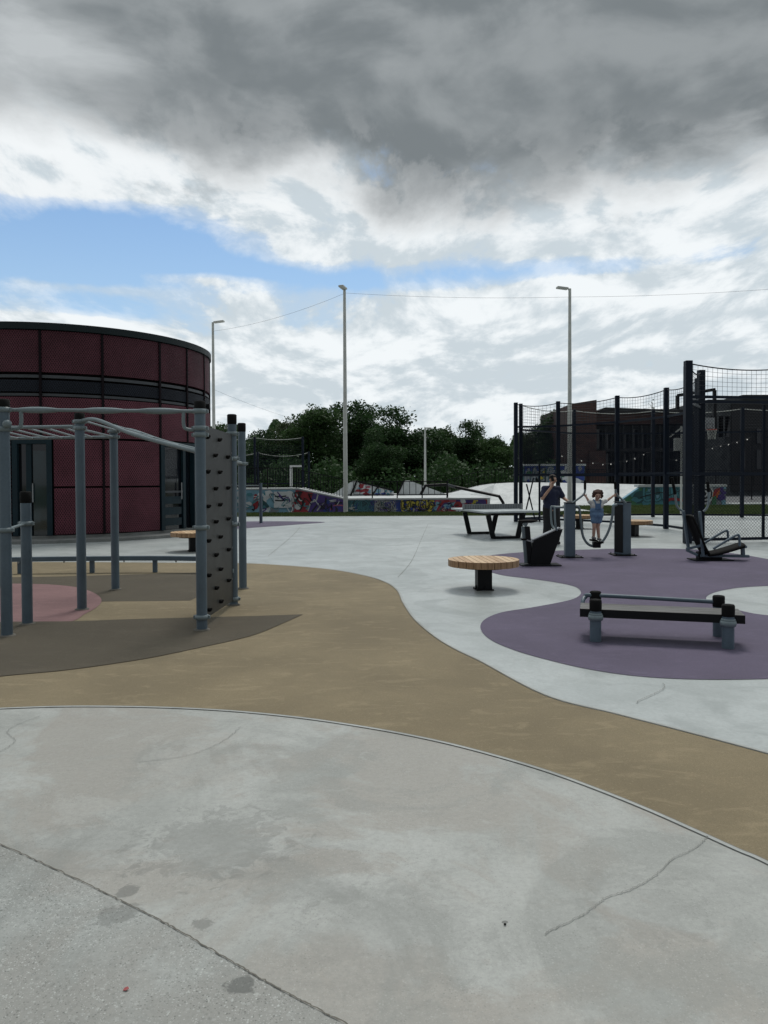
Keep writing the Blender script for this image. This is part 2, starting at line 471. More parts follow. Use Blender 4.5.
# ------------------------------------------------------------------ sky and light
SUN_EL, SUN_AZ = 64, 12      # degrees; azimuth from +Y towards +X
def make_world():
    w = bpy.data.worlds.new('World'); sc.world = w; w.use_nodes = True
    nt = w.node_tree; bg = nt.nodes['Background']; bg.inputs['Strength'].default_value = .1
    sky = nt.nodes.new('ShaderNodeTexSky'); sky.sky_type = 'NISHITA'; sky.sun_disc = False
    sky.sun_elevation = R(SUN_EL); sky.sun_rotation = R(SUN_AZ); sky.air_density = 1.0; sky.dust_density = .6; sky.ozone_density = 1.5
    tc = nt.nodes.new('ShaderNodeTexCoord'); x, y, z = sep(nt, tc.outputs['Generated'])
    hor = (x * x + y * y).pw(.5).mx(.001)
    e = (z / hor).mx(0.0)                         # tangent of the elevation
    ax = x / hor                                  # sine of the azimuth off +Y
    den = e + .42
    q = ax / den; r = (-1.0 / 1.0) * (den.pw(-1.0))
    def cv(ox, oy, oz, sx=1.0, sy=1.0): return comb(nt, q * sx + ox, r * sy + oy, y * .5 + oz)
    def dv_(ox, oy, oz): return comb(nt, ax * 1.7 + ox, e * 2.5 + oy, y * .5 + oz)
    def blob(a0, e0, sa, se):
        da = (ax - a0) / sa; de = (e - e0) / se
        return ((da * da + de * de) * -1.0).exp()
    front = y.step(-.1, .2)
    big = noise(nt, cv(.3, .1, 2.0), 1.5, 3, .5, .2)
    puff = noise(nt, cv(0, 0, 0), 3.6, 11, .60, .25)
    puff_up = noise(nt, cv(.015, .05, 0), 3.6, 11, .60, .25)
    fine = noise(nt, cv(5.0, 2.0, 1.0), 9.0, 8, .62, .2)
    shade = (puff - puff_up) * 2.6                # sunlit upper edges, greyer bases
    hole = (blob(-.46, .274, .21, .062) * 1.3 + blob(-.30, .315, .12, .036) * .7 + blob(-.17, .275, .12, .022) * .6 + blob(.22, .272, .26, .017) * .62
            + blob(-.08, .262, .14, .014) * .45 + blob(-.36, .212, .08, .010) * .35) * front
    fill = (blob(-.22, .262, .11, .010) * .9 + blob(-.36, .240, .09, .008) * .7 + blob(-.52, .362, .12, .016) * 1.0) * front
    cover = puff * 1.05 + big * .30 + fine * .24 - .155 - hole * .43 + fill * .30 + .125 + e.step(.26, .12) * .04
    cov = cover.step(.48, .66)
    thin = cover.step(.38, .58) * .55
    lum = shade + puff * .9 + big * .35 - .10
    t = lum.step(.30, .80)
    low = mixc(nt, t, (.545, .615, .66), (.82, .86, .88))
    low = mixc(nt, e.step(.0, .10, .65, 0), low, (.62, .70, .745))
    fr = e.step(.27, .36) * (puff + shade * .6).step(.34, .60)
    low = mixc(nt, fr * .85, low, (.82, .85, .865))
    low = mixc(nt, e.step(.28, .38) * (puff_up * .6 + fine * .4).step(.54, .66) * .6, low, (.36, .385, .395))
    # the dark deck overhead
    n4 = noise(nt, cv(2.0, 7.0, 3.0), 1.9, 9, .56, .35)
    dk0 = e + (n4 - .5) * .24 + (puff - .5) * .12 - .378 - ax.step(.12, .45) * .022 - blob(-.36, .385, .12, .05) * .05 + blob(.02, .36, .12, .05) * .03
    dk = dk0.step(-.035, .055)
    back = (e.step(.95, 2.2)).mx(y.step(.35, -.2))        # beyond the frame the deck thins out
    tone = noise(nt, dv_(8.0, 1.0, 5.0), 2.3, 10, .52, .30)
    tone_up = noise(nt, dv_(8.03, 1.07, 5.0), 2.3, 10, .52, .30)
    tl = tone * .8 + (tone - tone_up) * 1.6 + big * .25
    dark = mixc(nt, tl.step(.34, .78), (.180, .203, .216), (.285, .31, .322))
    rift = noise(nt, dv_(3.0, 4.0, 8.0), 2.2, 10, .56, .35)
    rf = rift.step(.55, .72) * .6 + blob(-.40, .46, .10, .10) * rift.step(.36, .60) * .9 + blob(-.06, .585, .09, .06) * rift.step(.38, .62) * .7
    dark = mixc(nt, rf.mn(1.0), dark, (.47, .50, .515))
    dark = mixc(nt, dk0.step(.14, .0) * (puff + shade).step(.40, .62) * .55, dark, (.40, .42, .43))
    dark = mixc(nt, back * y.step(-.6, .5), dark, (1.40, 1.52, 1.56))
    lowb = mixc(nt, y.step(.3, -.15), low, (.30, .32, .34))
    cl = mixc(nt, dk, lowb, dark)
    call = cov.mx(thin).mx(dk).mx(y.step(.2, -.2))
    k10 = nt.nodes.new('ShaderNodeVectorMath'); k10.operation = 'SCALE'; k10.inputs[3].default_value = 10
    nt.links.new(cl.k, k10.inputs[0])
    sk = nt.nodes.new('ShaderNodeVectorMath'); sk.operation = 'MULTIPLY'; sk.inputs[1].default_value = (.88, 1.06, 1.16)
    nt.links.new(sky.outputs[0], sk.inputs[0])
    blue = mixc(nt, e.step(.40, .0, .10, .75), S(nt, sk.outputs[0]), (4.9, 6.4, 7.6))
    fin = mixc(nt, call, blue, S(nt, k10.outputs[0]))
    nt.links.new(fin.k, bg.inputs['Color'])
make_world()
sd = bpy.data.lights.new('sun', 'SUN'); so = bpy.data.objects.new('sun', sd); col.objects.link(so)
sd.energy = 1.5; sd.angle = R(16); sd.color = (1.0, .96, .9)
dv = Vector((math.sin(R(SUN_AZ)) * math.cos(R(SUN_EL)), math.cos(R(SUN_AZ)) * math.cos(R(SUN_EL)), math.sin(R(SUN_EL))))
so.rotation_euler = dv.to_track_quat('Z', 'Y').to_euler()
sc.view_settings.view_transform = 'Standard'; sc.view_settings.look = 'None'; sc.view_settings.gamma = 1
sc.view_settings.exposure = .13

# ------------------------------------------------------------------ ground
sheet('meadow_ground', [(-1500, -300), (1500, -300), (1500, 2500), (-1500, 2500)], -.03, M['earth'])
def gc(pts): return [G(*p) for p in pts]
upper = smooth_curve(gc([(-330, 566), (-160, 563), (0, 562), (80, 562), (160, 562.5), (236, 563), (273, 564.5), (327.6, 569), (364, 575.5), (386, 582.7), (397, 591), (402, 602), (413, 618.5),
        (433, 636), (455, 649.5), (480, 661.5), (544, 695), (615.6, 714), (687.5, 732.5), (768, 754), (880, 786), (1040, 836)]), 8)
lower = smooth_curve(gc([(-500, 790), (-240, 732), (-60, 711), (0, 708), (60, 706), (120, 706), (180, 707.5), (240, 711), (300, 717), (350, 724), (400, 732.5), (450, 743), (500, 756),
        (550, 771), (600, 789), (650, 809), (700, 831), (740, 849), (768, 861), (850, 903), (960, 960)]), 8)
Yl = G(300, 516.5).y                                        # front edge of the lawn strip
sheet('concrete_plaza', [(-60, -6), (60, -6), (60, Yl), (-60, Yl)], -.006, M['concrete_far'])
sheet('rubber_path', list(upper) + list(lower[::-1]), -.002, M['tan'])
near_poly = list(lower) + [Vector((7, 2.2, 0)), Vector((7, -4, 0)), Vector((-9, -4, 0)), Vector((-9, 4.0, 0))]
sheet('concrete_apron', near_poly, -.002, M['concrete_near'])
for nm, cv, sg in (('upper', upper, 1), ('lower', lower, -1)):
    for (a, b, mt, n2, z) in ((.0, .007, 'edge_joint', 'joint_line', .0035), (.007, .030, 'edging', 'edging_strip', .0035)):
        vs, fs = ribbon(cv, a * sg, b * sg, z)
        if sg < 0: fs = [f[::-1] for f in fs]
        MB().add(vs, fs).build(n2, M[mt])['kind'] = 'structure'
sheet('purple_rubber', smooth_curve(gc([(1000, 660), (860, 676), (768, 678.5), (700, 679), (640, 676), (590, 669), (550, 660), (515, 650), (490, 639), (480.5, 628), (485, 619), (502, 612), (530, 607.5), (560, 602),
        (575, 598), (581, 592.5), (575, 586.5), (555, 582), (530, 578.5), (500, 574.5), (482, 568), (479, 561), (487, 556), (510, 553), (540, 551.3), (600, 549), (650, 548.3), (700, 549.6), (735, 553.5), (768, 559), (830, 572), (900, 582), (860, 586),
        (800, 585.5), (768, 585.7), (738, 587.5), (715, 592), (706, 598), (716, 604.5), (738, 609.8), (768, 615), (860, 622), (1000, 624)]), 6, True), -.002, M['purple'])
sheet('pink_rubber', smooth_curve(gc([(-160, 590), (-90, 586), (0, 583.8), (40, 584.2), (62, 585.5), (80, 588), (95, 593.5), (101.5, 600), (97, 607), (84, 614.5), (70, 622), (20, 632), (-60, 634), (-140, 620)]), 6, True), .002, M['pink'])
sheet('brown_rubber', gc([(-120, 578), (0, 577.3), (60, 576.4), (196, 572.5), (203, 575), (196, 597.5), (190, 600.5), (101.5, 601.5), (0, 606), (-120, 612)]), -.0005, M['brown'])
sheet('brown_rubber', gc([(-120, 625), (0, 622), (70, 621.5), (135, 619.2), (203, 617.4), (260, 616), (303, 614.5)] ) + smooth_curve(gc([(303, 614.5), (286, 622), (260, 633), (235, 640), (203, 647), (170, 654), (135, 660.5), (68, 670), (0, 676.5), (-120, 690)]), 5)[1:], .0032, M['brown'])
sheet('purple_rubber', smooth_curve(gc([(150, 523), (236, 521.5), (285, 521.2), (325, 522), (300, 524.2), (262, 527), (225, 529), (150, 529)]), 5, True), -.002, M['purple'])
# joints and cracks in the slabs
def crack(name, pix, w, z, jit, seed, mat):
    rnd = random.Random(seed); pts = smooth_curve(gc(pix), 20); out = []
    for i, p in enumerate(pts):
        out.append(p + Vector((rnd.uniform(-jit, jit), rnd.uniform(-jit, jit), 0)))
    wf = [rnd.uniform(.45, 1.0) * w for _ in out]
    vs, fs = ribbon(out, lambda i: -wf[i] / 2, lambda i: wf[i] / 2, z)
    o = MB().add(vs, fs).build(name, mat); o['kind'] = 'structure'; return o
slab = sheet('concrete_slab', gc([(-60, 818), (0, 845), (60, 872), (110, 896), (160, 921), (205, 947), (255, 976), (300, 1001), (350, 1027), (420, 1068)]) + [Vector((-.3, .2, 0)), Vector((-4, .2, 0)), Vector((-4, 2.8, 0))], .0015, M['concrete_slab'])
crack('joint_crack', [(-60, 818), (0, 845), (60, 872), (110, 896), (160, 921), (205, 947), (255, 976), (300, 1001), (350, 1027), (420, 1068)], (.007), .0050, .003, 3, M['joint'])
M['crack'] = newmat('faint_crack', .95, color=(.225, .23, .215))[0]
crack('hairline_crack', [(708, 836), (695, 848), (672, 860), (655, 876), (632, 889), (606, 898), (585, 914), (560, 926), (545, 934)], .0042, .0035, .0045, 4, M['crack'])
crack('hairline_crack', [(240, 727), (228, 738), (205, 750), (180, 757), (140, 762)], .004, .0035, .006, 5, M['crack'])
crack('hairline_crack', [(0, 752), (15, 741), (8, 730), (40, 716)], .004, .0035, .006, 6, M['crack'])
crack('hairline_crack', [(663, 683), (664, 688), (652, 695), (640, 700), (637, 703)], .006, .0035, .005, 7, M['crack'])
for i, pix in enumerate(([(268, 556), (292, 536), (300, 527)], [(398, 577), (412, 560), (421, 540), (428, 524)], [(300, 545), (420, 537), (520, 531)])):
    crack('joint_line', pix, .012, -.0012, .0, 8 + i, M['crack'])
# lawn strips
lawnL = [(-60, Yl), (60, Yl), (60, Yl + .12), (-60, Yl + .12)]
sheet('lawn', [(-60, Yl + .12), (X(590, 37), Yl + .12), (X(590, 37), 36.4), (-60, 36.4)], -.005, M['lawn'])
sheet('lawn', [(X(590, 37), Yl + .12), (60, Yl + .12), (60, 44), (X(590, 44), 44)], -.005, M['lawn'])
sheet('kerb_strip', lawnL, .004, M['edging'])
sheet('skate_plaza', [(-60, 36.4), (X(590, 37), 36.4), (X(590, 44), 44), (X(727, 44), 44.0), (X(727, 44), 110), (-60, 110)], -.008, M['white_concrete'])
sheet('road', [(X(727, 44) + .2, 45.2), (140, 45.2), (140, 110), (X(727, 44) + .2, 110)], -.008, M['asphalt'])
mb = MB(); mb.box(((X(727, 44) + .2 + 60) / 2 + .1, 44.6, .05), (60 - X(727, 44) - .2, 1.1, .14)); mb.build('road_kerb', M['white_concrete'])['kind'] = 'structure'
def grass_strip(seed, x0, x1, y0, y1, n):
    rnd = random.Random(seed); vs = []; fs = []
    for i in range(n):
        px = rnd.uniform(x0, x1); py = rnd.uniform(y0, y1); a = rnd.uniform(0, 6.28); h = rnd.uniform(.04, .10); w = rnd.uniform(.02, .05)
        dx, dy = math.cos(a) * w, math.sin(a) * w; lx, ly = rnd.uniform(-.05, .05), rnd.uniform(-.05, .05)
        b = len(vs); vs += [(px - dx, py - dy, -.005), (px + dx, py + dy, -.005), (px + lx, py + ly, h)]; fs.append((b, b + 1, b + 2))
    me = bpy.data.meshes.new('grass'); me.from_pydata(vs, [], fs); me.materials.append(M['grass'])
    o = bpy.data.objects.new('grass', me); col.objects.link(o)
    tag(o, 'short green grass in the strip along the edge of the concrete', 'grass', kind='stuff')
grass_strip(1, X(205, 34), X(600, 34), Yl + .15, 36.0, 34000)
grass_strip(2, X(590, 38), X(800, 40), Yl + .15, 43.9, 42000)

# ------------------------------------------------------------------ the round red building
BD = 24.1; BC = Vector((X(69.5, BD), BD, 0)); BR = 4.44
def bang(px):           # angle on the wall where the column px of the photo meets it
    d = Vector((rt * ((px - 384) / F) + fwd)); d = Vector((d.x, d.y)).normalized()
    o = -Vector((BC.x, BC.y)); b = o.dot(d); c = o.dot(o) - BR * BR; disc = b * b - c
    t = -b - math.sqrt(max(disc, 0)); q = o + d * t
    return math.atan2(q.y, q.x)
def arc(name, a0, a1, z0, z1, r0, r1, mat, parent, gap=0.0, seg=R(2.5)):
    n = max(1, int(abs(a1 - a0) / seg + .5)); a0 += gap / r1; a1 -= gap / r1
    vs = []; fs = []; uv = []
    for i in range(n + 1):
        a = a0 + (a1 - a0) * i / n; c, s = math.cos(a), math.sin(a)
        vs += [(r0 * c, r0 * s, z0), (r1 * c, r1 * s, z0), (r1 * c, r1 * s, z1), (r0 * c, r0 * s, z1)]
    for i in range(n):
        b = 4 * i; d = b + 4
        fs += [(b + 1, d + 1, d + 2, b + 2), (b + 2, d + 2, d + 3, b + 3), (b, b + 1 + 3, d, b)[:0] or (b, d, d + 1, b + 1), (b + 3, d + 3, d, b)]
    fs += [(0, 1, 2, 3), (4 * n + 3, 4 * n + 2, 4 * n + 1, 4 * n)]
    me = bpy.data.meshes.new(name); me.from_pydata(vs, [], fs); me.materials.append(mat)
    ul = me.uv_layers.new(name='UVMap')
    for poly in me.polygons:
        for li in poly.loop_indices:
            v = me.vertices[me.loops[li].vertex_index].co
            a = math.atan2(v.y, v.x)
            if a > 2.2: a -= 2 * math.pi
            ul.data[li].uv = (a * r1, v.z)
    me.update(); o = bpy.data.objects.new(name, me); col.objects.link(o); o.parent = parent
    return o
bld = empty('round_building', BC, 'round dark red building clad in mesh panels with dark rim and grey bands', 'building')
am = bang(104); 
th = [bang(42), bang(104), bang(161), bang(188)]
step = th[1] - th[0]
ths = [th[0] - step * k for k in (3, 2, 1)] + th
a = th[-1] + R(16)
while a < ths[0] + 2 * math.pi - R(12): ths.append(a); a += R(18)
ths.append(ths[0] + 2 * math.pi)
Zb = .12
core = arc('wall', ths[0], ths[-1], .0, 5.55, .3, BR - .20, M['seam'], bld)
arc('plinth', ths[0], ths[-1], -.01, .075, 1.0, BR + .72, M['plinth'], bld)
arc('base_course', ths[0], ths[-1], .075, .15, BR - .19, BR - .03, M['plinth'], bld)
arc('roof_rim', ths[0], ths[-1], 5.62, 5.80, BR - .5, BR + .06, M['rim'], bld)
arc('roof', ths[0], ths[-1], 5.56, 5.70, .02, BR - .51, M['roof'], bld)
dl0, dl1 = bang(12), bang(53); dr0, dr1 = bang(160.5), bang(196)
rows = [(.18, 1.42), (1.47, 2.72), (2.78, 3.84)]
for i in range(len(ths) - 1):
    a0, a1 = ths[i], ths[i + 1]
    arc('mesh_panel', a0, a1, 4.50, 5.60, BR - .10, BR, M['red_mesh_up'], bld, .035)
    arc('band_strip', a0, a1, 4.35, 4.43, BR - .10, BR - .03, M['band_grey'], bld, .03)
    arc('mesh_panel', a0, a1, 3.98, 4.29, BR - .10, BR - .005, M['dark_mesh'], bld, .03)
    arc('band_strip', a0, a1, 3.87, 3.94, BR - .10, BR - .03, M['band_grey'], bld, .03)
    for (z0, z1) in rows:
        spans = [(a0, a1)]
        if z0 < 2.7:
            for (d0, d1) in ((dl0, dl1), (dr0, dr1)):
                new = []
                for (s0, s1) in spans:
                    if d1 <= s0 or d0 >= s1: new.append((s0, s1)); continue
                    if d0 - s0 > R(1.2): new.append((s0, d0))
                    if s1 - d1 > R(1.2): new.append((d1, s1))
                spans = new
        for (s0, s1) in spans: arc('mesh_panel', s0, s1, z0, z1, BR - .10, BR, M['red_mesh'], bld, .03)
    arc('mullion', a0 - .007, a0 + .007, .16, 5.6, BR - .19, BR + .025, M['seam'], bld) if not any(d0 < a0 < d1 for d0, d1 in ((dl0, dl1), (dr0, dr1))) else arc('mullion', a0 - .007, a0 + .007, 2.75, 5.6, BR - .19, BR + .025, M['seam'], bld)
def door(d0, d1, split, lower):
    f = arc('door', d0 + .003, d1 - .003, .16, 2.72, BR - .18, BR - .14, M['glass_dark'], bld)
    w = .15 / BR
    arc('frame', d0 + .004, d0 + w, .16, 2.60, BR - .13, BR + .03, M['teal_frame'], f)
    arc('frame', d1 - w, d1 - .004, .16, 2.60, BR - .13, BR + .03, M['teal_frame'], f)
    arc('frame', d0 + .004, d1 - .004, 2.601, 2.74, BR - .13, BR + .03, M['teal_frame'], f)
    m = d0 + (d1 - d0) * split
    arc('stile', m - .018, m + .012, .16, 2.60, BR - .13, BR - .05, M['teal_frame'], f)
    if lower:
        for z0 in (.28, .60, .92): arc('glass', d0 + w + .01, m - .03, z0, z0 + .22, BR - .13, BR - .08, M['teal_frame'], f)
        arc('rail', d0 + w, m - .02, 1.25, 1.31, BR - .13, BR - .06, M['band_grey'], f)
    else:
        arc('glass', m + .02, d1 - w - .004, .30, 2.42, BR - .13, BR - .09, M['glass'], f)
    mb = MB(); aa = m + (.02 if not lower else -.045); c, s = math.cos(aa), math.sin(aa)
    p = BC + Vector((c, s, 0)) * (BR - .02); mb.tube([p + Vector((0, 0, 1.05)), p + Vector((0, 0, 1.55))], .018, 8); mb.build('handle', M['steel'], f)
door(dl0, dl1, .42, False); door(dr0, dr1, .66, True)
# wall lamp at the right edge of the facade
mb = MB(); aa = bang(207); p = BC + Vector((math.cos(aa), math.sin(aa), 0)) * (BR + .06); mb.box((p.x, p.y, 4.0), (.12, .12, .16), bev=.02); mb.build('facade_spotlight', M['black'], bld)

# ------------------------------------------------------------------ climbing rig
def ring(mb, c, r, h, out=.012):
    mb.lathe(c, [(r + .002, -h / 2), (r + out, -h / 2), (r + out + .006, 0), (r + out, h / 2), (r + .002, h / 2)], 18)
PXY = {'A': (7, 636), 'C': (82, 609.5), 'D': (115.5, 589.5), 'E': (202, 630), 'F': (233.5, 605), 'G': (243, 588.5), 'B': (27.5, 624)}
PG = {k: G(*v) for k, v in PXY.items()}
PG['A2'] = PG['A'] + Vector((-1.9, .3, 0)); PG['C2'] = PG['C'] + Vector((-1.95, .25, 0)); PG['D2'] = PG['D'] + Vector((-1.9, .3, 0))
rig = empty('climbing_rig', PG['A'], 'tall blue-grey pull-up and monkey bar frame with climbing board on the tan rubber', 'climbing frame')
PRAD = .057; PH = 2.45
def post(p, h=PH, rings=(), slant=False):
    mb = MB(); mb.tube([p, p + Vector((0, 0, h - .09))], PRAD, 20); o = mb.build('post', M['grey_paint'], rig)
    mb = MB(); mb.lathe(p, [(PRAD + .001, h - .13), (PRAD + .004, h - .10), (PRAD + .004, h - .01), (PRAD - .01, h)], 20); mb.build('cap', M['rubber'], o)
    for z in rings:
        mb = MB(); ring(mb, p + Vector((0, 0, z)), PRAD, .05)
        for sg in (1, -1):
            mb.box(p + Vector((sg * (PRAD + .018), -.0, z)), (.03, .035, .04), bev=.006)
        mb.build('collar', M['grey_light'], o)
    mb = MB(); mb.lathe(p, [(PRAD + .03, .003), (PRAD + .025, .012), (PRAD + .004, .016)], 20); mb.build('ground_ring', M['joint'], o)
    return o
post(PG['A'], rings=(2.34, 2.14, 1.10)); post(PG['E'], rings=(2.34, 2.16, 2.09, 1.10, .14)); post(PG['C'], rings=(2.34, 2.26)); post(PG['D'], rings=(2.33, 2.25))
post(PG['F'], rings=(2.20, 1.88, 1.04, .08)); post(PG['G'], rings=(1.85,)); post(PG['B'], 1.49, rings=(1.13,)); post(PG['A2'], rings=(2.34,)); post(PG['C2'], rings=(2.3,)); post(PG['D2'], rings=(2.3,))
def bar(a, b, r=.017, mat='grey_light', nm='bar'):
    mb = MB(); mb.tube([a, b] if not isinstance(a, list) else a, r, 12); return mb.build(nm, M[mat], rig)
def at(k, z): return PG[k] + Vector((0, 0, z))
# top pull-up bar with thick grips
tb = bar(at('A', 2.34), at('E', 2.34), .019, nm='pull_up_bar')
d = (PG['E'] - PG['A'])
for t0, t1 in ((.07, .27), (.40, .60), (.68, .90)):
    mb = MB(); pts = [at('A', 2.34) + d * (t0 + (t1 - t0) * k / 8) for k in range(9)]
    mb.tube(pts, [.020] + [.026, .031, .033, .034, .033, .031, .026] + [.020], 14); mb.build('grip', M['grey_light'], tb)
bar(at('A2', 2.34), at('A', 2.34), .019, nm='pull_up_bar')
for k, sg in (('A', 1), ('E', -1)):     # bent hand holds under the bar
    q = PG[k]; dx = d.normalized() * sg
    pts = smooth_curve([q + dx * .17 + Vector((0, 0, 2.33)), q + dx * .17 + Vector((0, 0, 2.2)), q + dx * .14 + Vector((0, 0, 2.15)), q + dx * .03 + Vector((0, 0, 2.14))], 5)
    bar(pts, None, .019, nm='bent_handle')
mb = MB(); mb.sph(at('A', 2.19) + Vector((.06, -.05, 0)), .045, 14); mb.build('ball_knob', M['grey_light'], rig)
# inclined ladder C/D -> E/F
def ladder(a0, a1, b0, b1, n, bend=.16):
    r1 = smooth_curve([a0, a0 + (a1 - a0) * bend + Vector((0, 0, .075)), a0 + (a1 - a0) * .5 + Vector((0, 0, .012)), a1], 6)
    r2 = smooth_curve([b0, b0 + (b1 - b0) * bend + Vector((0, 0, .075)), b0 + (b1 - b0) * .5 + Vector((0, 0, .012)), b1], 6)
    bar(r1, None, .024, nm='ladder_rail'); bar(r2, None, .024, nm='ladder_rail')
    for k in range(1, n + 1):
        i = int(len(r1) * k / (n + 1)); bar(r1[i], r2[i], .014, nm='rung')
ladder(at('C', 2.34), at('E', 1.90), at('D', 2.33), at('F', 1.90), 6)
for i in range(2):
    pass
# level ladder running out of the frame to the left, its rungs slightly skewed
ca, cb, da, db = at('C', 2.28), at('C2', 2.28), at('D', 2.25), at('D2', 2.25)
bar(ca, cb, .022, nm='ladder_rail'); bar(da, db, .022, nm='ladder_rail')
for k in range(1, 8):
    t = k / 8; bar(ca + (cb - ca) * t, da + (db - da) * min(1, t + .05), .014, nm='rung')
bar(at('A', 1.10), at('B', 1.13), .017); bar(at('F', 1.86), at('G', 1.86), .02)
bar(at('D', 2.25), at('F', 2.2) * 0 + at('D', 2.25) + (PG['C'] - PG['D']), .016)
# climbing board between E and F
ex = (PG['F'] - PG['E']); ln = ex.length; ex = ex / ln; nx = Vector((ex.y, -ex.x, 0))
a0 = PG['E'] + ex * (PRAD + .02); a1 = PG['F'] - ex * (PRAD + .02)
mb = MB(); q = [a0 + Vector((0, 0, .10)), a1 + Vector((0, 0, .07)), a1 + Vector((0, 0, 2.19)), a0 + Vector((0, 0, 2.20))]
mb.prism([p - nx * .012 for p in q], nx * .024); brd = mb.build('climbing_board', M['plywood'], rig)
mb = MB()
for z in (.35, .75, 1.15, 1.55, 1.95):
    for s in (.06, ln - .18):
        mb.tube([a0 + ex * s + nx * .012 + Vector((0, 0, z)), a0 + ex * s + nx * .016 + Vector((0, 0, z))], .012, 8)
mb.build('bolt_heads', M['steel'], brd)
L2 = ln - 2 * PRAD
for r_ in range(11):
    z = 2.08 - r_ * .19
    for s in ((.14, .72) if r_ % 2 == 0 else (.50, 1.16)):
        s2 = s * L2 / 1.52; p = a0 + ex * s2 + Vector((0, 0, z)) + nx * .012
        mb = MB(); rnd = random.Random(r_ * 9 + int(s * 100))
        Mx = Matrix((ex, nx, Vector((0, 0, 1)))).transposed() @ Matrix.Rotation(rnd.uniform(-.5, .5), 3, 'Y')
        for k in range(4):
            pass
        mb.sph(p + nx * .016, .031, 10, .75, 1.0, .95, Mx)
        mb.sph(p + nx * .036 + Vector((0, 0, .010)), .017, 8, .7, 1.2, .9, Mx)
        mb.build('hold', M['rubber'], brd)
for z in (.45, 1.06, 1.88):
    mb = MB(); mb.box(PG['F'] - ex * (PRAD + .03) + Vector((0, 0, z)), (.05, .06, .05), bev=.008); mb.build('clamp', M['grey_light'], brd)

# low curved balance beam behind the rig
beam = empty('balance_beam', G(92, 573.5), 'low curved grey balance beam on short legs behind the monkey bars', 'balance beam')
bz = .285; bp = []
for (px, py) in ((-120, 562), (-40, 558.6), (20, 557.2), (92, 556.4), (155, 556.0), (205, 556.6)):
    d_ = ray(px, py); t = (bz - CAMH) / d_.z; bp.append(Vector((0, 0, CAMH)) + d_ * t)
bp = smooth_curve(bp, 8)
mb = MB(); n = len(bp); vs = []; fs = []
for i, p in enumerate(bp):
    t = (bp[min(i + 1, n - 1)] - bp[max(i - 1, 0)]).normalized(); w = Vector((-t.y, t.x, 0)) * .055; h = Vector((0, 0, .075))
    vs += [p - w, p + w, p + w - h, p - w - h]
for i in range(n - 1):
    for k in range(4): fs.append((4 * i + k, 4 * i + (k + 1) % 4, 4 * i + 4 + (k + 1) % 4, 4 * i + 4 + k))
fs += [(0, 1, 2, 3), (4 * n - 1, 4 * n - 2, 4 * n - 3, 4 * n - 4)]
mb.add(vs, [f[::-1] for f in fs]); mb.build('beam', M['grey_paint'], beam)
for px in (-60, 18, 92, 155.5, 200):
    d_ = None; best = min(bp, key=lambda p: abs((384 + (p.x / p.y) * F) - px))
    mb = MB(); mb.box((best.x, best.y, (.285 - .075) / 2), (.075, .05, .208)); lg = mb.build('leg', M['grey_paint'], beam)
mb = MB()
for px in (20, 63, 125, 178):
    best = min(bp, key=lambda p: abs((384 + (p.x / p.y) * F) - px)); mb.tube([best + Vector((0, -.05, -.10)), best + Vector((0, -.05, -.07))], .014, 8)
mb.build('bolt_heads', M['steel'], beam)

# ------------------------------------------------------------------ round timber benches
def round_bench():
    root = empty('round_bench', (0, 0, 0)); r = .515; zt = .445; th_ = .095
    ns = 11; w = 2 * r / ns
    for s in range(ns):
        x0 = -r + s * w + .004; x1 = -r + (s + 1) * w - .004
        poly = []
        m = 5
        for k in range(m + 1):
            x = x0 + (x1 - x0) * k / m; poly.append((x, -math.sqrt(max(r * r - x * x, .0004)), zt - th_))
        for k in range(m, -1, -1):
            x = x0 + (x1 - x0) * k / m; poly.append((x, math.sqrt(max(r * r - x * x, .0004)), zt - th_))
        mb = MB(); mb.prism(poly, (0, 0, th_)); mb.m = [0, 0] + [1] * (len(mb.f) - 2)
        pl = mb.build('slat', [[M['wood'], M['wood2'], M['wood3']][(s * 7 + 3) % 5 % 3], M['wood_end_shade']], root)
    mb = MB(); mb.lathe((0, 0, 0), [(.30, zt - th_ - .03), (.34, zt - th_ - .028), (.34, zt - th_ - .002), (.30, zt - th_ - .001)], 28); mb.build('support_plate', M['black'], root)
    mb = MB(); mb.box((0, 0, (zt - th_ - .03) / 2 + .006), (.21, .21, zt - th_ - .042)); lg = mb.build('leg', M['black'], root)
    mb = MB(); mb.box((0, 0, .006), (.26, .26, .011), bev=.003)
    for sx in (1, -1):
        for sy in (1, -1): mb.tube([(sx * .118, sy * .118, .011), (sx * .118, sy * .118, .02)], .009, 8)
    for a in range(4):
        c, s_ = math.cos(a * math.pi / 2), math.sin(a * math.pi / 2)
        mb.prism([(c * .106 - s_ * .004, s_ * .106 + c * .004, .012), (c * .135 - s_ * .004, s_ * .135 + c * .004, .012), (c * .106 - s_ * .004, s_ * .106 + c * .004, .07)], (s_ * .008, -c * .008, 0))
    mb.build('base_plate', M['black'], root)
    return root
rb = round_bench()
for i, (px, py, lab, rz) in enumerate(((483.5, 589.0, 'nearest round timber bench, alone on pale concrete in front of the ping-pong table', .08),
        (633.5, 536, 'round timber bench just behind the right pillar of the swing walker', .7), (579.5, 528.5, 'round timber bench farthest back, half hidden between the swing pillars', 1.2),
        (194, 551, 'round timber bench beside the door of the round red building, half hidden by a post', .4))):
    o = rb if i == 0 else copy_tree(rb)
    o.location = G(px, py); o.location.z = -.006; o.rotation_euler.z = rz; tag(o, lab, 'bench', 'round timber benches')

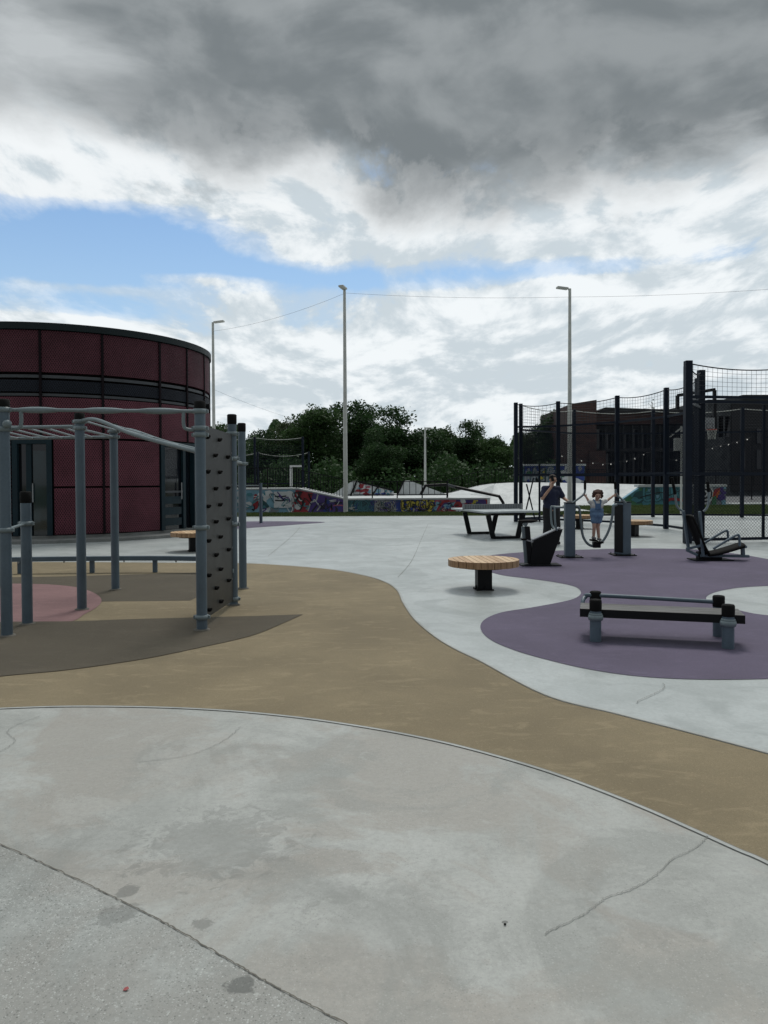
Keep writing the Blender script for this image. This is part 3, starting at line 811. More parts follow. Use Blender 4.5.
# ------------------------------------------------------------------ sit-up bench
fl, fr, br, bl = G(595.5, 641), G(728, 648), G(718.5, 636), None
bl = fl + (br - fr)
sit = empty('sit_up_bench', (fl + fr + br + bl) / 4, 'low sit-up bench with dark board between four short grey posts on purple rubber', 'exercise bench')
for p in (fl, fr, br, bl):
    mb = MB(); mb.tube([p, p + Vector((0, 0, .33))], .055, 20); o = mb.build('post', M['grey_paint'], sit)
    mb = MB(); mb.lathe(p, [(.057, .30), (.059, .31), (.059, .40), (.052, .412), (.03, .416)], 20); mb.build('cap', M['rubber'], o)
    mb = MB(); ring(mb, p + Vector((0, 0, .235)), .055, .05, .014); ring(mb, p + Vector((0, 0, .265)), .055, .03, .006); mb.build('collar', M['grey_light'], o)
ux = (fr - fl).normalized(); uy = Vector((-ux.y, ux.x, 0)); mid_ = (fl + fr + br + bl) / 4; rz = math.atan2(ux.y, ux.x)
Lb = (fr - fl).length + .30
for k in range(3):
    c = mid_ + uy * (-.205 + k * .125) + Vector((0, 0, .302)); mb = MB(); mb.box(c, (Lb, .118, .024), rz=rz, bev=.005); mb.build('board', M['deck'], sit)
for sg in (-.255, .09):
    mb = MB(); mb.box(mid_ + uy * sg + Vector((0, 0, .252 if sg > 0 else .272)), (Lb, .03, .074 if sg > 0 else .080), rz=rz); mb.build('side_rail', M['black'], sit)
for sg in (-1, 1):
    mb = MB(); mb.box(mid_ + ux * sg * (Lb / 2 - .12) + Vector((0, 0, .262)) - uy * .08, (.05, .29, .045), rz=rz); mb.build('cross_bearer', M['black'], sit)
mb = MB(); z = .372
p0 = bl - ux * .13 - uy * .02; mb.tube(smooth_curve([p0 - uy * .12 + Vector((0, 0, .20)), p0 - uy * .08 + Vector((0, 0, .30)), p0 + ux * .03 + Vector((0, 0, z - .02)), p0 + ux * .16 + Vector((0, 0, z)), br - ux * .06 + Vector((0, 0, z - .025)), br + Vector((0, 0, z - .03))], 6), .022, 12)
mb.build('foot_bar', M['grey_paint'], sit)

# small litter on the near concrete
mb = MB(); q = G(126, 991); vs = [q + Vector((x_ * .6, y_ * .6, z_ * .6)) for x_, y_, z_ in ((-.014, -.006, .006), (.004, -.011, .009), (.016, .001, .012), (.006, .010, .016), (-.010, .008, .010))]
mb.prism(vs, (0, 0, .0015)); o = mb.build('litter_scrap', painted('red_plastic', (.30, .07, .07), .2, .6)); tag(o, 'tiny red scrap of litter on the coarse near concrete', 'litter')
mb = MB(); mb.sph(G(505, 925) + Vector((0, 0, .003)), .0045, 10, .8, 1.2, .9); o = mb.build('pebble', M['rubber']); tag(o, 'small dark pebble lying alone on the near concrete', 'pebble')
# ------------------------------------------------------------------ ping-pong table
nl, nr = P(485.5, 512, 19.6), P(538, 510.5, 19.95)
ang = math.atan2(nr.y - nl.y, nr.x - nl.x); ux = Vector((math.cos(ang), math.sin(ang), 0)); uy = Vector((-ux.y, ux.x, 0))
n0 = Vector(((nl.x + nr.x) / 2, (nl.y + nr.y) / 2, 0)); ptc = n0 + uy * 1.37
tt = empty('ping_pong_table', ptc, 'grey outdoor ping-pong table with steel net and black trapezoid legs', 'table tennis table')
mb = MB(); mb.box(ptc + Vector((0, 0, .735)), (1.56, 2.74, .05), rz=ang, bev=.012); mb.build('table_top', M['table_grey'], tt)
mb = MB()
for sg in (-1, 1): mb.box(ptc + ux * sg * .45 + Vector((0, 0, .675)), (.06, 2.2, .06), rz=ang)
for sg in (-1, 1): mb.box(ptc + uy * sg * 1.0 + Vector((0, 0, .675)), (.84, .06, .058), rz=ang)
mb.build('under_frame', M['black'], tt)
for sg in (-1, 1):
    c = ptc + uy * sg * .93; mb = MB()
    a, b, c1, d1 = c - ux * .50 + Vector((0, 0, .64)), c - ux * .36 + Vector((0, 0, .035)), c + ux * .36 + Vector((0, 0, .035)), c + ux * .50 + Vector((0, 0, .64))
    mb.beam(a, b, .13, .09); mb.beam(d1, c1, .13, .09); mb.beam(c - ux * .40 + Vector((0, 0, .03)), c + ux * .40 + Vector((0, 0, .03)), .13, .06)
    mb.build('leg_frame', M['black'], tt)
mb = MB(); mb.box(ptc + Vector((0, 0, .835)), (1.74, .012, .145), rz=ang)
nt_ = mb.build('net', M['net_steel'], tt)
mb = MB()
for k in range(34):
    for z in (.79, .82, .85, .88):
        mb.box(ptc + ux * (-.82 + k * .05) - uy * .0075 + Vector((0, 0, z)), (.026, .002, .016), rz=ang)
mb.build('perforation', M['black'], nt_)
for sg in (-1, 1):
    mb = MB(); mb.box(ptc + ux * sg * .885 + Vector((0, 0, .825)), (.03, .03, .17), rz=ang, bev=.005); mb.build('net_post', M['steel'], tt)
mb = MB(); mb.box(ptc + Vector((0, 0, .7612)), (.012, 2.70, .0016), rz=ang); mb.build('centre_line', M['white_paint'], tt)

# ------------------------------------------------------------------ exercise bike
bk = empty('exercise_bike', G(541, 565), 'black outdoor exercise bike with wedge-shaped body and grey handlebar', 'exercise machine')
Yb = bk.location.y
def B(px, py, dy=0.0): q = P(px, py, Yb); return q + Vector((0, dy, 0))
zz0 = .006
mb = MB(); mb.box(bk.location + Vector((-.03, 0, .012)), (.74, .42, .018), bev=.004); mb.build('base_plate', M['black'], bk)
body = [B(529.5, 563.5), B(549.5, 563.5), B(562, 529), B(558.5, 529.5), B(532.5, 541)]
for p in body:
    if p.z < .05: p.z = .022
mb = MB(); mb.prism([p + Vector((0, -.07, 0)) for p in body], (0, .16, 0)); mb.build('body', M['black'], bk)
mb = MB(); a = B(532, 540.5); b = B(559.5, 528.3); mb.beam(a + Vector((0, .01, .014)), b + Vector((0, .01, .014)), .175, .02, .004); mb.build('top_cover', M['steel'], bk)
mb = MB(); mb.beam(B(530, 563.2) + Vector((0, .01, .0)), B(527.0, 526.5) + Vector((0, .01, 0)), .09, .12, .006); sp_ = mb.build('seat_post', M['black'], bk)
mb = MB(); mb.beam(B(526.3, 563.0) + Vector((0, .01, 0)), B(523.4, 526.5) + Vector((0, .01, 0)), .07, .03, .004); mb.build('edge_strip', M['grey_light'], sp_)
mb = MB(); pts = [B(518.5, 521), B(524, 521.6), B(531, 521.6), B(537.5, 520.5)]; mb.tube([p + Vector((0, .01, .0)) for p in pts], [.04, .09, .10, .05], 12); 
for i, v in enumerate(mb.v): v.z = pts[0].z + (v.z - pts[0].z) * .35
mb.build('seat', M['rubber'], bk)
mb = MB(); mb.tube([B(524.5, 526) + Vector((0, .01, 0)), B(526, 522.5) + Vector((0, .01, 0))], .045, 10); mb.build('seat_bracket', M['grey_light'], bk)
for dy in (-.14, .16):
    mb = MB(); mb.tube(smooth_curve([B(556, 530, dy * .5), B(553.6, 524, dy), B(553, 508.5, dy), B(555, 507, dy), B(562, 507.2, dy)], 5), .019, 10); mb.build('handlebar', M['grey_light'], bk)
mb = MB(); c = B(524, 538.5); mb.tube([B(531, 541, -.12), B(531, 541, .14)], .02, 10); mb.beam(B(531, 541, -.13), B(523, 539, -.13), .02, .025); mb.beam(B(531, 541, .15), B(538, 543, .15), .02, .025); crk = mb.build('crank', M['steel'], bk)
for (p, dy) in ((B(522, 538.6), -.18), (B(539, 543.2), .20)):
    mb = MB(); mb.box(p + Vector((0, dy, 0)), (.10, .09, .035), bev=.008); mb.build('pedal', M['rubber'], crk)

# ------------------------------------------------------------------ swing walker between two pillars
wl, wr = G(569.5, 557), G(622.5, 555); wl.z = wr.z = 0
wk = empty('swing_walker', (wl + wr) / 2, 'blue-grey twin pillar swing walker whose U-shaped tube carries the child', 'exercise machine')
for p, sg in ((wl, 1), (wr, -1)):
    mb = MB(); mb.box(p + Vector((0, 0, .011)), (.46, .46, .018), bev=.004)
    for sx in (-1, 1):
        for sy in (-1, 1): mb.tube([p + Vector((sx * .19, sy * .19, .02)), p + Vector((sx * .19, sy * .19, .036))], .014, 8)
    mb.build('base_plate', M['black'], wk)
    mb = MB(); mb.box(p + Vector((.0, 0, .565)), (.20, .30, 1.09), rz=R(24 if sg < 0 else -8), bev=.014); o = mb.build('pillar', M['grey_paint'], wk)
    mb = MB(); mb.box(p + Vector((0, 0, 1.118)), (.215, .315, .014), rz=R(24 if sg < 0 else -8)); mb.build('cap', M['black'], o)
    rz_ = R(24 if sg < 0 else -8); mx_ = Matrix.Rotation(rz_, 3, 'Z')
    mb = MB(); mb.box(p + mx_ @ Vector((-.1015 if sg < 0 else .1015, 0, .56)), (.004, .25, 1.0), rz=rz_); mb.build('side_cover', M['black'], o)
    mb = MB(); mb.tube([p + Vector((0, -.0, 1.10)), p + Vector((sg * .0, -.0, 1.16))], .05, 12); mb.build('bearing', M['steel'], o)
Yw = wl.y - .05
def Wp(px, py, dy=0.0): return P(px, py, Yw) + Vector((0, dy, 0))
hl = smooth_curve([Wp(571, 504), Wp(578, 499), Wp(583.5, 494.5), Wp(585, 490.5), Wp(585, 481)], 6)
mb = MB(); mb.tube(hl, .021, 12); o = mb.build('handle', M['grey_light'], wk)
mb = MB(); mb.tube([Wp(585, 489.5), Wp(585, 480.3)], .027, 12); mb.build('grip', M['rubber'], o)
hr = smooth_curve([Wp(626, 503.5), Wp(621, 498.5), Wp(617, 495), Wp(615.6, 490), Wp(615.2, 484)], 6)
mb = MB(); mb.tube(hr, .021, 12); o = mb.build('handle', M['grey_light'], wk)
mb = MB(); mb.tube([Wp(615.4, 489), Wp(615.1, 482)], .027, 12); mb.build('grip', M['rubber'], o)
us = smooth_curve([Wp(574.5, 506.2), Wp(577.8, 506.6), Wp(579.6, 510), Wp(581, 524), Wp(583, 536), Wp(587.5, 543.5), Wp(593.5, 546.2), Wp(599.5, 544), Wp(605, 538), Wp(610, 527), Wp(612.6, 514), Wp(613.4, 506.5), Wp(617, 504.6)], 6)
mb = MB(); mb.tube(us, .026, 12); sw = mb.build('swing_tube', M['grey_light'], wk)
fp = Wp(596.3, 543)
for dx, dz in ((-.065, .075), (.055, .035)):
    mb = MB(); mb.box(fp + Vector((dx, -.02, dz - .02)), (.115, .26, .025), bev=.008)
    for k in range(5): mb.box(fp + Vector((dx, -.12 + k * .05, dz - .004)), (.10, .014, .008))
    mb.build('foot_plate', M['rubber'], sw)
mb = MB(); mb.box(fp + Vector((0, -.01, -.035)), (.15, .12, .12), bev=.01); mb.build('bracket', M['black'], sw)

# ------------------------------------------------------------------ leg press seat
lp = empty('leg_press_seat', G(706, 560), 'blue-grey leg press machine with black bucket seat, beside the court posts', 'exercise machine')
Yp = lp.location.y
def L(px, py, dy=0.0): return P(px, py, Yp) + Vector((0, dy, 0))
mb = MB(); mb.box(L(710, 560) * 1 + Vector((0, 0, .012 - L(710, 560).z)), (.74, .44, .018), bev=.004); mb.build('base_plate', M['black'], lp)
mb = MB(); q = L(709, 558); q.z = .095; mb.box(q, (.46, .15, .15), bev=.01); mb.build('pedestal', M['black'], lp)
mb = MB(); a = L(698.5, 555.3, -.06); b = L(747, 555.8, -.06); mb.beam(a, b, .10, .05, .006); mb.build('main_beam', M['grey_paint'], lp)
for dy, dx in ((-.20, 0), (.20, -9.5)):
    mb = MB(); mb.beam(L(700.5 + dx, 556 - (6 if dx else 0), dy * .6), L(697.0 + dx * 1.2, 511, dy * .6), .045, .075, .008); o = mb.build('upright', M['grey_paint'], lp)
mb = MB(); mb.beam(L(689, 549.5, .12), L(699, 545, -.12), .05, .05, .006); mb.beam(L(689, 550.5, .12), L(697, 555, -.06), .05, .05, .006); mb.build('brace', M['grey_paint'], lp)
for dy, pts in ((-.30, [(699, 511), (702.5, 507), (704.0, 500), (703.8, 490), (703, 482)]), (.30, [(686.5, 511), (683, 509), (680.5, 504), (679, 492), (676.2, 478)])):
    mb = MB(); pp = smooth_curve([L(x_, y_, dy * .7) for x_, y_ in pts], 5); mb.tube(pp, .022, 10); o = mb.build('push_arm', M['grey_light'], lp)
    mb = MB(); mb.tube([pp[-7], pp[-1] + (pp[-1] - pp[-2]) * .3], .029, 10); mb.build('grip', M['rubber'], o)
# backrest and seat: two padded shells
bw = .21
def shell(name, line, th_):
    mb = MB(); vs = []; fs = []; n = len(line); m = 7
    for i, p in enumerate(line):
        t = (line[min(i + 1, n - 1)] - line[max(i - 1, 0)]).normalized(); nrm = Vector((t.z, 0, -t.x))
        f = i / (n - 1); w = bw * (1 - .18 * abs(2 * f - 1) ** 4)
        for s in (1, -1):
            for k in range(m):
                v = -1 + 2 * k / (m - 1)
                vs.append(p + Vector((0, v * w, 0)) - nrm * (s * th_ / 2 * (1 - .35 * v ** 4) - .035 * v * v))
    W2 = 2 * m
    for i in range(n - 1):
        for k in range(m - 1):
            fs.append((i * W2 + k, i * W2 + k + 1, (i + 1) * W2 + k + 1, (i + 1) * W2 + k))
            fs.append((i * W2 + m + k, (i + 1) * W2 + m + k, (i + 1) * W2 + m + k + 1, i * W2 + m + k + 1))
        for k in (0, m - 1):
            a_ = (i * W2 + k, (i + 1) * W2 + k, (i + 1) * W2 + m + k, i * W2 + m + k); fs.append(a_ if k == 0 else a_[::-1])
    for i in (0, n - 1):
        for k in range(m - 1):
            a_ = (i * W2 + k, i * W2 + m + k, i * W2 + m + k + 1, i * W2 + k + 1); fs.append(a_ if i == 0 else a_[::-1])
    mb.add(vs, fs, True); return mb.build(name, M['rubber'], lp)
shell('backrest', smooth_curve([L(690, 515), L(694, 524), L(699, 536), L(703.5, 547), L(707, 552.5)], 4), .05)
shell('seat', smooth_curve([L(705, 553), L(714, 551.5), L(727, 548), L(738, 544.5), L(741.5, 543.6)], 4), .055)
for dy in (-.24, .24):
    oy = 0 if dy < 0 else -2.5
    mb = MB(); mb.tube(smooth_curve([L(708, 547.5 + oy, dy), L(718, 541.5 + oy, dy), L(730, 534.5 + oy, dy), L(733, 534.5 + oy, dy), L(733.6, 538 + oy, dy), L(733.8, 545 + oy, dy)], 5), .024, 10); mb.build('arm_bar', M['grey_paint'], lp)
mb = MB(); mb.beam(L(741.5, 555, -.06), L(741, 545, -.06), .06, .07, .006); mb.beam(L(741, 546, -.2), L(741, 546, .2), .05, .05, .006); mb.build('foot_rest', M['grey_paint'], lp)

# ------------------------------------------------------------------ court fences
def seg_wires(mb, a, b, z0, z1, pitch, r, diamond):
    d = Vector((b.x - a.x, b.y - a.y, 0)); Ln = d.length; d /= Ln; hh = z1 - z0
    Q = lambda s, z: Vector((a.x, a.y, 0)) + d * s + Vector((0, 0, z0 + z))
    if not diamond:
        n = int(Ln / pitch)
        for i in range(1, n): mb.wire(Q(i * pitch, 0), Q(i * pitch, hh), r)
        for i in range(1, int(hh / pitch)): mb.wire(Q(0, i * pitch), Q(Ln, i * pitch), r)
    else:
        s = -hh
        while s < Ln:
            s0, zz_ = (s, 0) if s >= 0 else (0, -s); s1 = min(s + hh, Ln)
            if s1 > s0:
                mb.wire(Q(s0, zz_), Q(s1, s1 - s), r); mb.wire(Q(s0, hh - zz_), Q(s1, hh - (s1 - s)), r)
            s += pitch
def court(label, pts, H, rails, zones, net=None, pw=.12, sag=.18, tops=None, extra=None):
    pts = [Vector((p[0], p[1], 0)) for p in pts]
    root = empty('court_fence', pts[0], label, 'court fence', 'dark fences of the ball courts')
    for i, p in enumerate(pts):
        h = tops[i] if tops else H
        mb = MB(); mb.box(p + Vector((0, 0, h / 2)), (pw, pw, h), bev=.01); mb.build('post', M['navy'], root)
    for i in range(len(pts) - 1):
        a, b = pts[i], pts[i + 1]; t = (b - a).normalized() * (pw / 2 + .002)
        for z in rails:
            mb = MB(); mb.beam(a + t + Vector((0, 0, z)), b - t + Vector((0, 0, z)), .05, .07); mb.build('rail', M['navy'], root)
        for (z0, z1, pitch, r, dia) in zones:
            mb = MB(); seg_wires(mb, a + t, b - t, z0, z1, pitch, r, dia); mb.build('mesh_infill', M['wire'], root)
        if net:
            z0 = net[0]; n = max(4, int((b - a).length / .13)); mb = MB(); top = []
            ha = (tops[i] if tops else H) - .06; hb = (tops[i + 1] if tops else H) - .06
            for k in range(n + 1):
                f = k / n; q = a + (b - a) * f; zt = ha + (hb - ha) * f - sag * 4 * f * (1 - f); top.append(q + Vector((0, 0, zt)))
            m = int((min(ha, hb) - sag - z0) / .13)
            for k in range(n + 1):
                mb.wire(Vector((top[k].x, top[k].y, z0)), top[k], .0045)
            for j in range(1, m + 2):
                for k in range(n):
                    f0 = j / (m + 2); p0 = top[k]; p1 = top[k + 1]
                    mb.wire(Vector((p0.x, p0.y, z0 + (p0.z - z0) * f0)), Vector((p1.x, p1.y, z0 + (p1.z - z0) * f0)), .0045)
            o = mb.build('net', M['net'], root)
            mb = MB(); mb.tube(top, .016, 6); mb.build('net_cord', M[net[1]], o)
    return root
def XY(px, Y): return (X(px, Y), Y)
farpts = [XY(520.8, 28.6), XY(574, 31), XY(653, 31.3), XY(742, 30.5), XY(840, 29.5), XY(930, 27)]
court('far dark fence of the ball court with pale net cord, behind the nearer fence', farpts, 4.5, (.10, 1.75, 3.50), ((1.8, 3.45, .07, .0052, True),), (3.55, 'cord'), .13, .12)
nearpts = [XY(515.8, 28.2), XY(558, 27.8), XY(617, 26.0), XY(666, 23.8), XY(697.2, 21.6)]
court('dark court fence curving from behind the ping-pong table to the tall corner posts', nearpts, 4.5, (.10, 1.78, 3.58), ((1.83, 3.54, .07, .0048, True),), (3.62, 'net'), .14, .10)
nf = [o for o in bpy.data.objects if o.name.startswith('court_fence')][-1]
for a_, b_ in (((533.5, 478), (524, 519)), ((526.5, 484), (534.8, 519))):
    mb = MB(); mb.tube([P(*a_, 28.2), P(*b_, 28.2)], .028, 6); mb.build('cross_brace', M['navy'], nf)
mb = MB(); q = P(539.5, 464, 28.1); mb.tube([Vector((q.x, q.y, 0)), q], .04, 8); mb.build('brace_post', M['navy'], nf)
f3 = [XY(700.6, 20.0), XY(687.6, 18.4), XY(803, 18.9), XY(920, 19.4)]
court('dark court fence nearest the camera, chain-link below and drooping net above', f3, 4.5, (.09, 1.72, 3.50, 3.62), ((.13, 1.68, .085, .0038, True), (1.76, 3.45, .085, .0038, True)), (3.66, 'net'), .17, .14)
mb = MB(); q = Vector((*XY(685.6, 18.55), 0)); mb.box(q + Vector((0, 0, 2.2)), (.10, .12, 4.4), bev=.01); mb.build('post', M['navy'], [o for o in bpy.data.objects if o.name.startswith('court_fence')][-1])
# gate frame bars in the nearest fence
gate = empty('court_gate', (X(763, 18.85), 18.85, 0), 'narrow dark gate upright in the chain-link fence at the right edge', 'gate')
mb = MB(); mb.box((X(763.5, 18.80), 18.80, 1.75), (.06, .06, 3.4), bev=.006); mb.build('stile', M['navy'], gate)
mb = MB(); mb.beam((X(763.5, 18.80) + .035, 18.80, 2.62), (X(800, 18.82), 18.82, 2.62), .05, .05); mb.build('cross_bar', M['navy'], gate)
# pale extra post beside the twin corner posts
# hoop / goal frame
hp = empty('basketball_goal', (X(697, 25), 25.2, 0), 'black basketball goal frame with grey backboard inside the court', 'basketball goal')
Yh = 25.2
mb = MB(); mb.beam(P(677.5, 395.5, Yh), P(715, 389.5, Yh), .10, .10); mb.beam(P(677.5, 395.5, Yh), P(677.5, 410, Yh), .10, .10); mb.beam(P(714.5, 390.3, Yh), P(714.5, 428, Yh), .10, .10); mb.build('frame', M['black'], hp)
mb = MB(); c = P(709.5, 424, Yh - .15); mb.box((X(700, Yh), Yh + .2, c.z / 2), (.14, .14, c.z)); mb.beam((X(700, Yh), Yh + .2, c.z - .05), (c.x, c.y + .05, c.z - .05), .08, .08); mb.build('post', M['navy'], hp)
mb = MB(); mb.box(c, (.34, .03, .42), bev=.006); bb = mb.build('backboard', M['backboard'], hp)
mb = MB(); 
for (dx, dz, sx, sz) in ((0, .0, .2, .012), (0, -.15, .2, .012), (-.1, -.075, .012, .15), (.1, -.075, .012, .15)): mb.box(c + Vector((dx, -.0165, dz)), (sx, .002, sz))
mb.build('target_square', M['black'], bb)
hc = c + Vector((0, -.18, -.20)); mb = MB(); mb.tube([hc + Vector((math.cos(k * .3927) * .15, math.sin(k * .3927) * .15, 0)) for k in range(16)], .012, 6, False, True); mb.build('rim', M['hoop_red'], hp)
mb = MB()
for k in range(12):
    a0_, a1_ = k * .5236, (k + 1) * .5236
    for sgn in (1, -1):
        mb.wire(hc + Vector((math.cos(a0_) * .15, math.sin(a0_) * .15, 0)), hc + Vector((math.cos(a0_ + sgn * .6) * .12, math.sin(a0_ + sgn * .6) * .09, -.32)), .005)
mb.build('hoop_net', M['cord'], hp)

# ------------------------------------------------------------------ lamp poles and cables
def lamp_pole(px, py, ytop, h, Y, label, arm, head, cat='lamp post', r=.085):
    b = Vector((X(px, Y), Y, 0)); root = empty('lamp_post', b, label, cat, 'tall pale lamp posts' if h > 8 else None)
    mb = MB(); mb.tube([b, b + Vector((0, 0, h * .5)), b + Vector((0, 0, h))], [r * 1.35, r * 1.1, r * .8], 14); mb.build('pole', M['pole'], root)
    mb = MB(); mb.tube([b, b + Vector((0, 0, .03))], r * 2.4, 12); mb.build('base_flange', M['pole'], root)
    t = b + Vector((0, 0, h)); e_ = t + Vector(arm)
    if Vector(arm).length > .05: mb = MB(); mb.tube([t - Vector((0, 0, .12)), t + Vector(arm) * .5], .04, 8); mb.build('bracket', M['pole'], root)
    mb = MB(); ax_ = Vector((head[0], head[1], 0)); ln_ = ax_.length; mb.beam(e_ - ax_ * .1 + Vector((0, 0, .0)), e_ + ax_ + Vector((0, 0, head[2])), .26, .10, .03); mb.build('lamp_head', M['pole'], root)
    return root
lamp_pole(345.5, 513, 288, 10.85, 36.2, 'tallest pale lamp post in front of the graffiti walls', (0, 0, 0), (-.15, -.55, .0))
lamp_pole(569.6, 513, 292, 10.75, 36.0, 'pale lamp post rising behind the court, its head pointing left', (-.15, 0, 0), (-.5, -.1, .04))
lamp_pole(214.3, 509, 322, 10.8, 43.5, 'pale lamp post rising just right of the round red building', (.12, 0, 0), (.55, -.1, .05))
lamp_pole(425.2, 0, 0, 5.9, 62, 'short thin white lamp post in front of the trees', (0, 0, 0), (.5, 0, .0), r=.09)
def cable(label, a, b, sag, r=.0055):
    a = Vector(a); b = Vector(b); pts = [a + (b - a) * (k / 20) - Vector((0, 0, sag * 4 * (k / 20) * (1 - k / 20))) for k in range(21)]
    o = MB().tube(pts, r, 5).build('overhead_cable', M['cable']); tag(o, label, 'cable'); return o
pa = P(345.5, 293, 36.2); pb_ = P(568.8, 297, 36.0); pc = P(214.3, 331, 43.5)
cable('thin overhead cable from the left lamp post up to the tallest one', pc, pa, .25)
cable('thin overhead cable strung between the two lamp posts right of centre', pa, pb_, .12)
cable('thin overhead cable leaving the frame above the tall court posts', pb_, P(800, 287, 34), .1)
cable('thin low cable dropping from the left lamp post towards the trees', P(215, 390, 43.5), P(300, 421, 52), .1)

# ------------------------------------------------------------------ graffiti walls of the skate park
def blobpts(rnd, cx, cz, rx, rz_, n=12, w=.25):
    return [(cx + rx * math.cos(k * 2 * math.pi / n) * (1 + rnd.uniform(-w, w)), cz + rz_ * math.sin(k * 2 * math.pi / n) * (1 + rnd.uniform(-w, w))) for k in range(n)]
def stroke(pts, w):
    pts = [Vector((p[0], p[1], 0)) for p in pts]; n = len(pts); L_, R_ = [], []
    for i, p in enumerate(pts):
        t = (pts[min(i + 1, n - 1)] - pts[max(i - 1, 0)]).normalized(); nn = Vector((-t.y, t.x, 0)) * w / 2
        L_.append(p + nn); R_.append(p - nn)
    return L_, R_
class Mural:
    """flat paint shapes on a vertical wall face that runs from a to b (seen from the left of a->b reversed)"""
    def __init__(s, a, b, seed, z0=0.0):
        s.a = Vector((a[0], a[1], 0)); d = Vector((b[0] - a[0], b[1] - a[1], 0)); s.L = d.length; s.d = d / s.L
        s.n = Vector((s.d.y, -s.d.x, 0)); s.mb = MB(); s.k = 1; s.r = random.Random(seed); s.ztop = lambda u: 99; s.z0 = z0
    def q(s, u, z):
        u = max(.01, min(s.L - .01, u)); z = max(s.z0 + .02, min(s.ztop(u) - .02, z))
        return s.a + s.d * u + s.n * (.0012 * s.k + .002) + Vector((0, 0, z))
    def poly(s, pts, c):
        s.k += 1; s.mb.mat(GI[c]); vs = [s.q(*p) for p in pts]
        cu = sum(p[0] for p in pts) / len(pts); cz = sum(p[1] for p in pts) / len(pts); vs.append(s.q(cu, cz)); n = len(pts)
        s.mb.add(vs, [(i, (i + 1) % n, n) for i in range(n)])
    def rect(s, u0, u1, z0, z1, c, n=8):
        us = [u0 + (u1 - u0) * i / n for i in range(n + 1)]; s.k += 1; s.mb.mat(GI[c])
        vs = [s.q(u, z0) for u in us] + [s.q(u, z1) for u in us]
        s.mb.add(vs, [(i, i + 1, n + 2 + i, n + 1 + i) for i in range(n)])
    def line(s, pts, w, c, sm=5):
        s.k += 1; s.mb.mat(GI[c]); pts = smooth_curve([(p[0], p[1], 0) for p in pts], sm) if sm else [Vector((p[0], p[1], 0)) for p in pts]
        L_, R_ = stroke(pts, w); n = len(pts); vs = [s.q(p.x, p.y) for p in R_] + [s.q(p.x, p.y) for p in L_]
        s.mb.add(vs, [(i, i + 1, n + i + 1, n + i) for i in range(n - 1)])
    def spray(s, u0, u1, z0, z1, cs, n, r):
        for i in range(n):
            s.poly(blobpts(s.r, s.r.uniform(u0, u1), s.r.uniform(z0, z1), r * s.r.uniform(.4, 1.3), r * s.r.uniform(.3, 1.0), 11, .35), s.r.choice(cs))
    def letters(s, u0, u1, z0, z1, n, fill, edge, w):
        st_ = (u1 - u0) / n; h = z1 - z0
        shapes = [[(.1, 0), (.1, 1), (.9, .9), (.5, .55), (.9, .1), (.1, .05)], [(.9, .95), (.15, .8), (.85, .4), (.1, .05)], [(.1, 1), (.2, .05), (.9, .15), (.85, 1)], [(.05, .05), (.5, 1), (.9, 0), (.7, .4), (.25, .4)], [(.15, 0), (.15, 1), (.8, .1), (.85, 1)], [(.9, .9), (.2, .95), (.1, .05), (.9, .1), (.85, .5), (.4, .5)]]
        for i in range(n):
            sh = s.r.choice(shapes); pts = [(u0 + st_ * (i + p[0] + s.r.uniform(-.08, .08)), z0 + h * (p[1] + s.r.uniform(-.08, .08))) for p in sh]
            s.line(pts, w * 1.75, edge, 4); s.line(pts, w, fill, 4)
    def build(s, parent): return s.mb.build('graffiti', GM, parent)
GMATS = GM
YG = 36.9
# tall wall on the left that slopes down at its right end
xl0, xl1, xl2 = X(150, YG), X(298, YG), X(346, YG)
hA, hB = 1.22, .70
gw = empty('graffiti_wall', (xl0, YG, 0), 'long pale blue and red graffiti wall with sloping right end, under the railing', 'wall')
mb = MB(); mb.prism([(xl0, YG, 0), (xl2, YG, 0), (xl2, YG, hB - .07), (xl1, YG, hA - .07), (xl0, YG, hA - .07)], (0, .35, 0)); mb.build('wall', GR['grey'], gw)
mb = MB(); mb.prism([(xl0, YG - .03, hA - .065), (xl1, YG - .03, hA - .065), (xl1, YG - .03, hA), (xl0, YG - .03, hA)], (0, .5, 0)); mb.build('coping', M['white_concrete'], gw)
mb = MB(); mb.prism([(xl1 + .003, YG - .03, hA - .065), (xl2, YG - .03, hB - .065), (xl2, YG - .03, hB), (xl1 + .003, YG - .03, hA)], (0, 2.4, 0)); mb.build('sloping_coping', M['white_concrete'], gw)
mu = Mural((xl0, YG), (xl2, YG), 5); W2 = xl1 - xl0
def U(px): return X(px, YG) - xl0
mu.ztop = lambda u: (hA - .07) if u < W2 else (hA - .07) - (hA - hB) * (u - W2) / (xl2 - xl1)
mu.rect(.02, U(297), .02, 1.15, 'sky'); mu.spray(0, U(290), .1, 1.05, ['white', 'white', 'sky', 'grey'], 46, .34)
mu.spray(U(236), U(250), .3, 1.0, ['teal', 'deepteal', 'sky', 'white'], 8, .22); mu.poly(blobpts(mu.r, U(256), .5, .16, .42, 9), 'red'); mu.spray(U(258), U(273), .3, 1.0, ['teal', 'white', 'sky', 'deepteal'], 10, .24)
mu.letters(U(205), U(235), .25, .95, 5, 'teal', 'black', .12)
mu.rect(U(274), U(290), .25, 1.05, 'white'); mu.line([(U(275), .82), (U(280), .80), (U(287), .83)], .07, 'black'); mu.line([(U(275), .62), (U(281), .60), (U(287), .64)], .07, 'black')
mu.line([(U(283), .3), (U(288), .6), (U(287), .95), (U(291), 1.05)], .05, 'deepteal')
mu.poly([(U(291), .03), (U(296), 1.14), (U(313), .98), (U(308), .03)], 'red'); mu.poly([(U(308), .03), (U(313), .98), (U(346), .6), (U(346), .03)], 'purple')
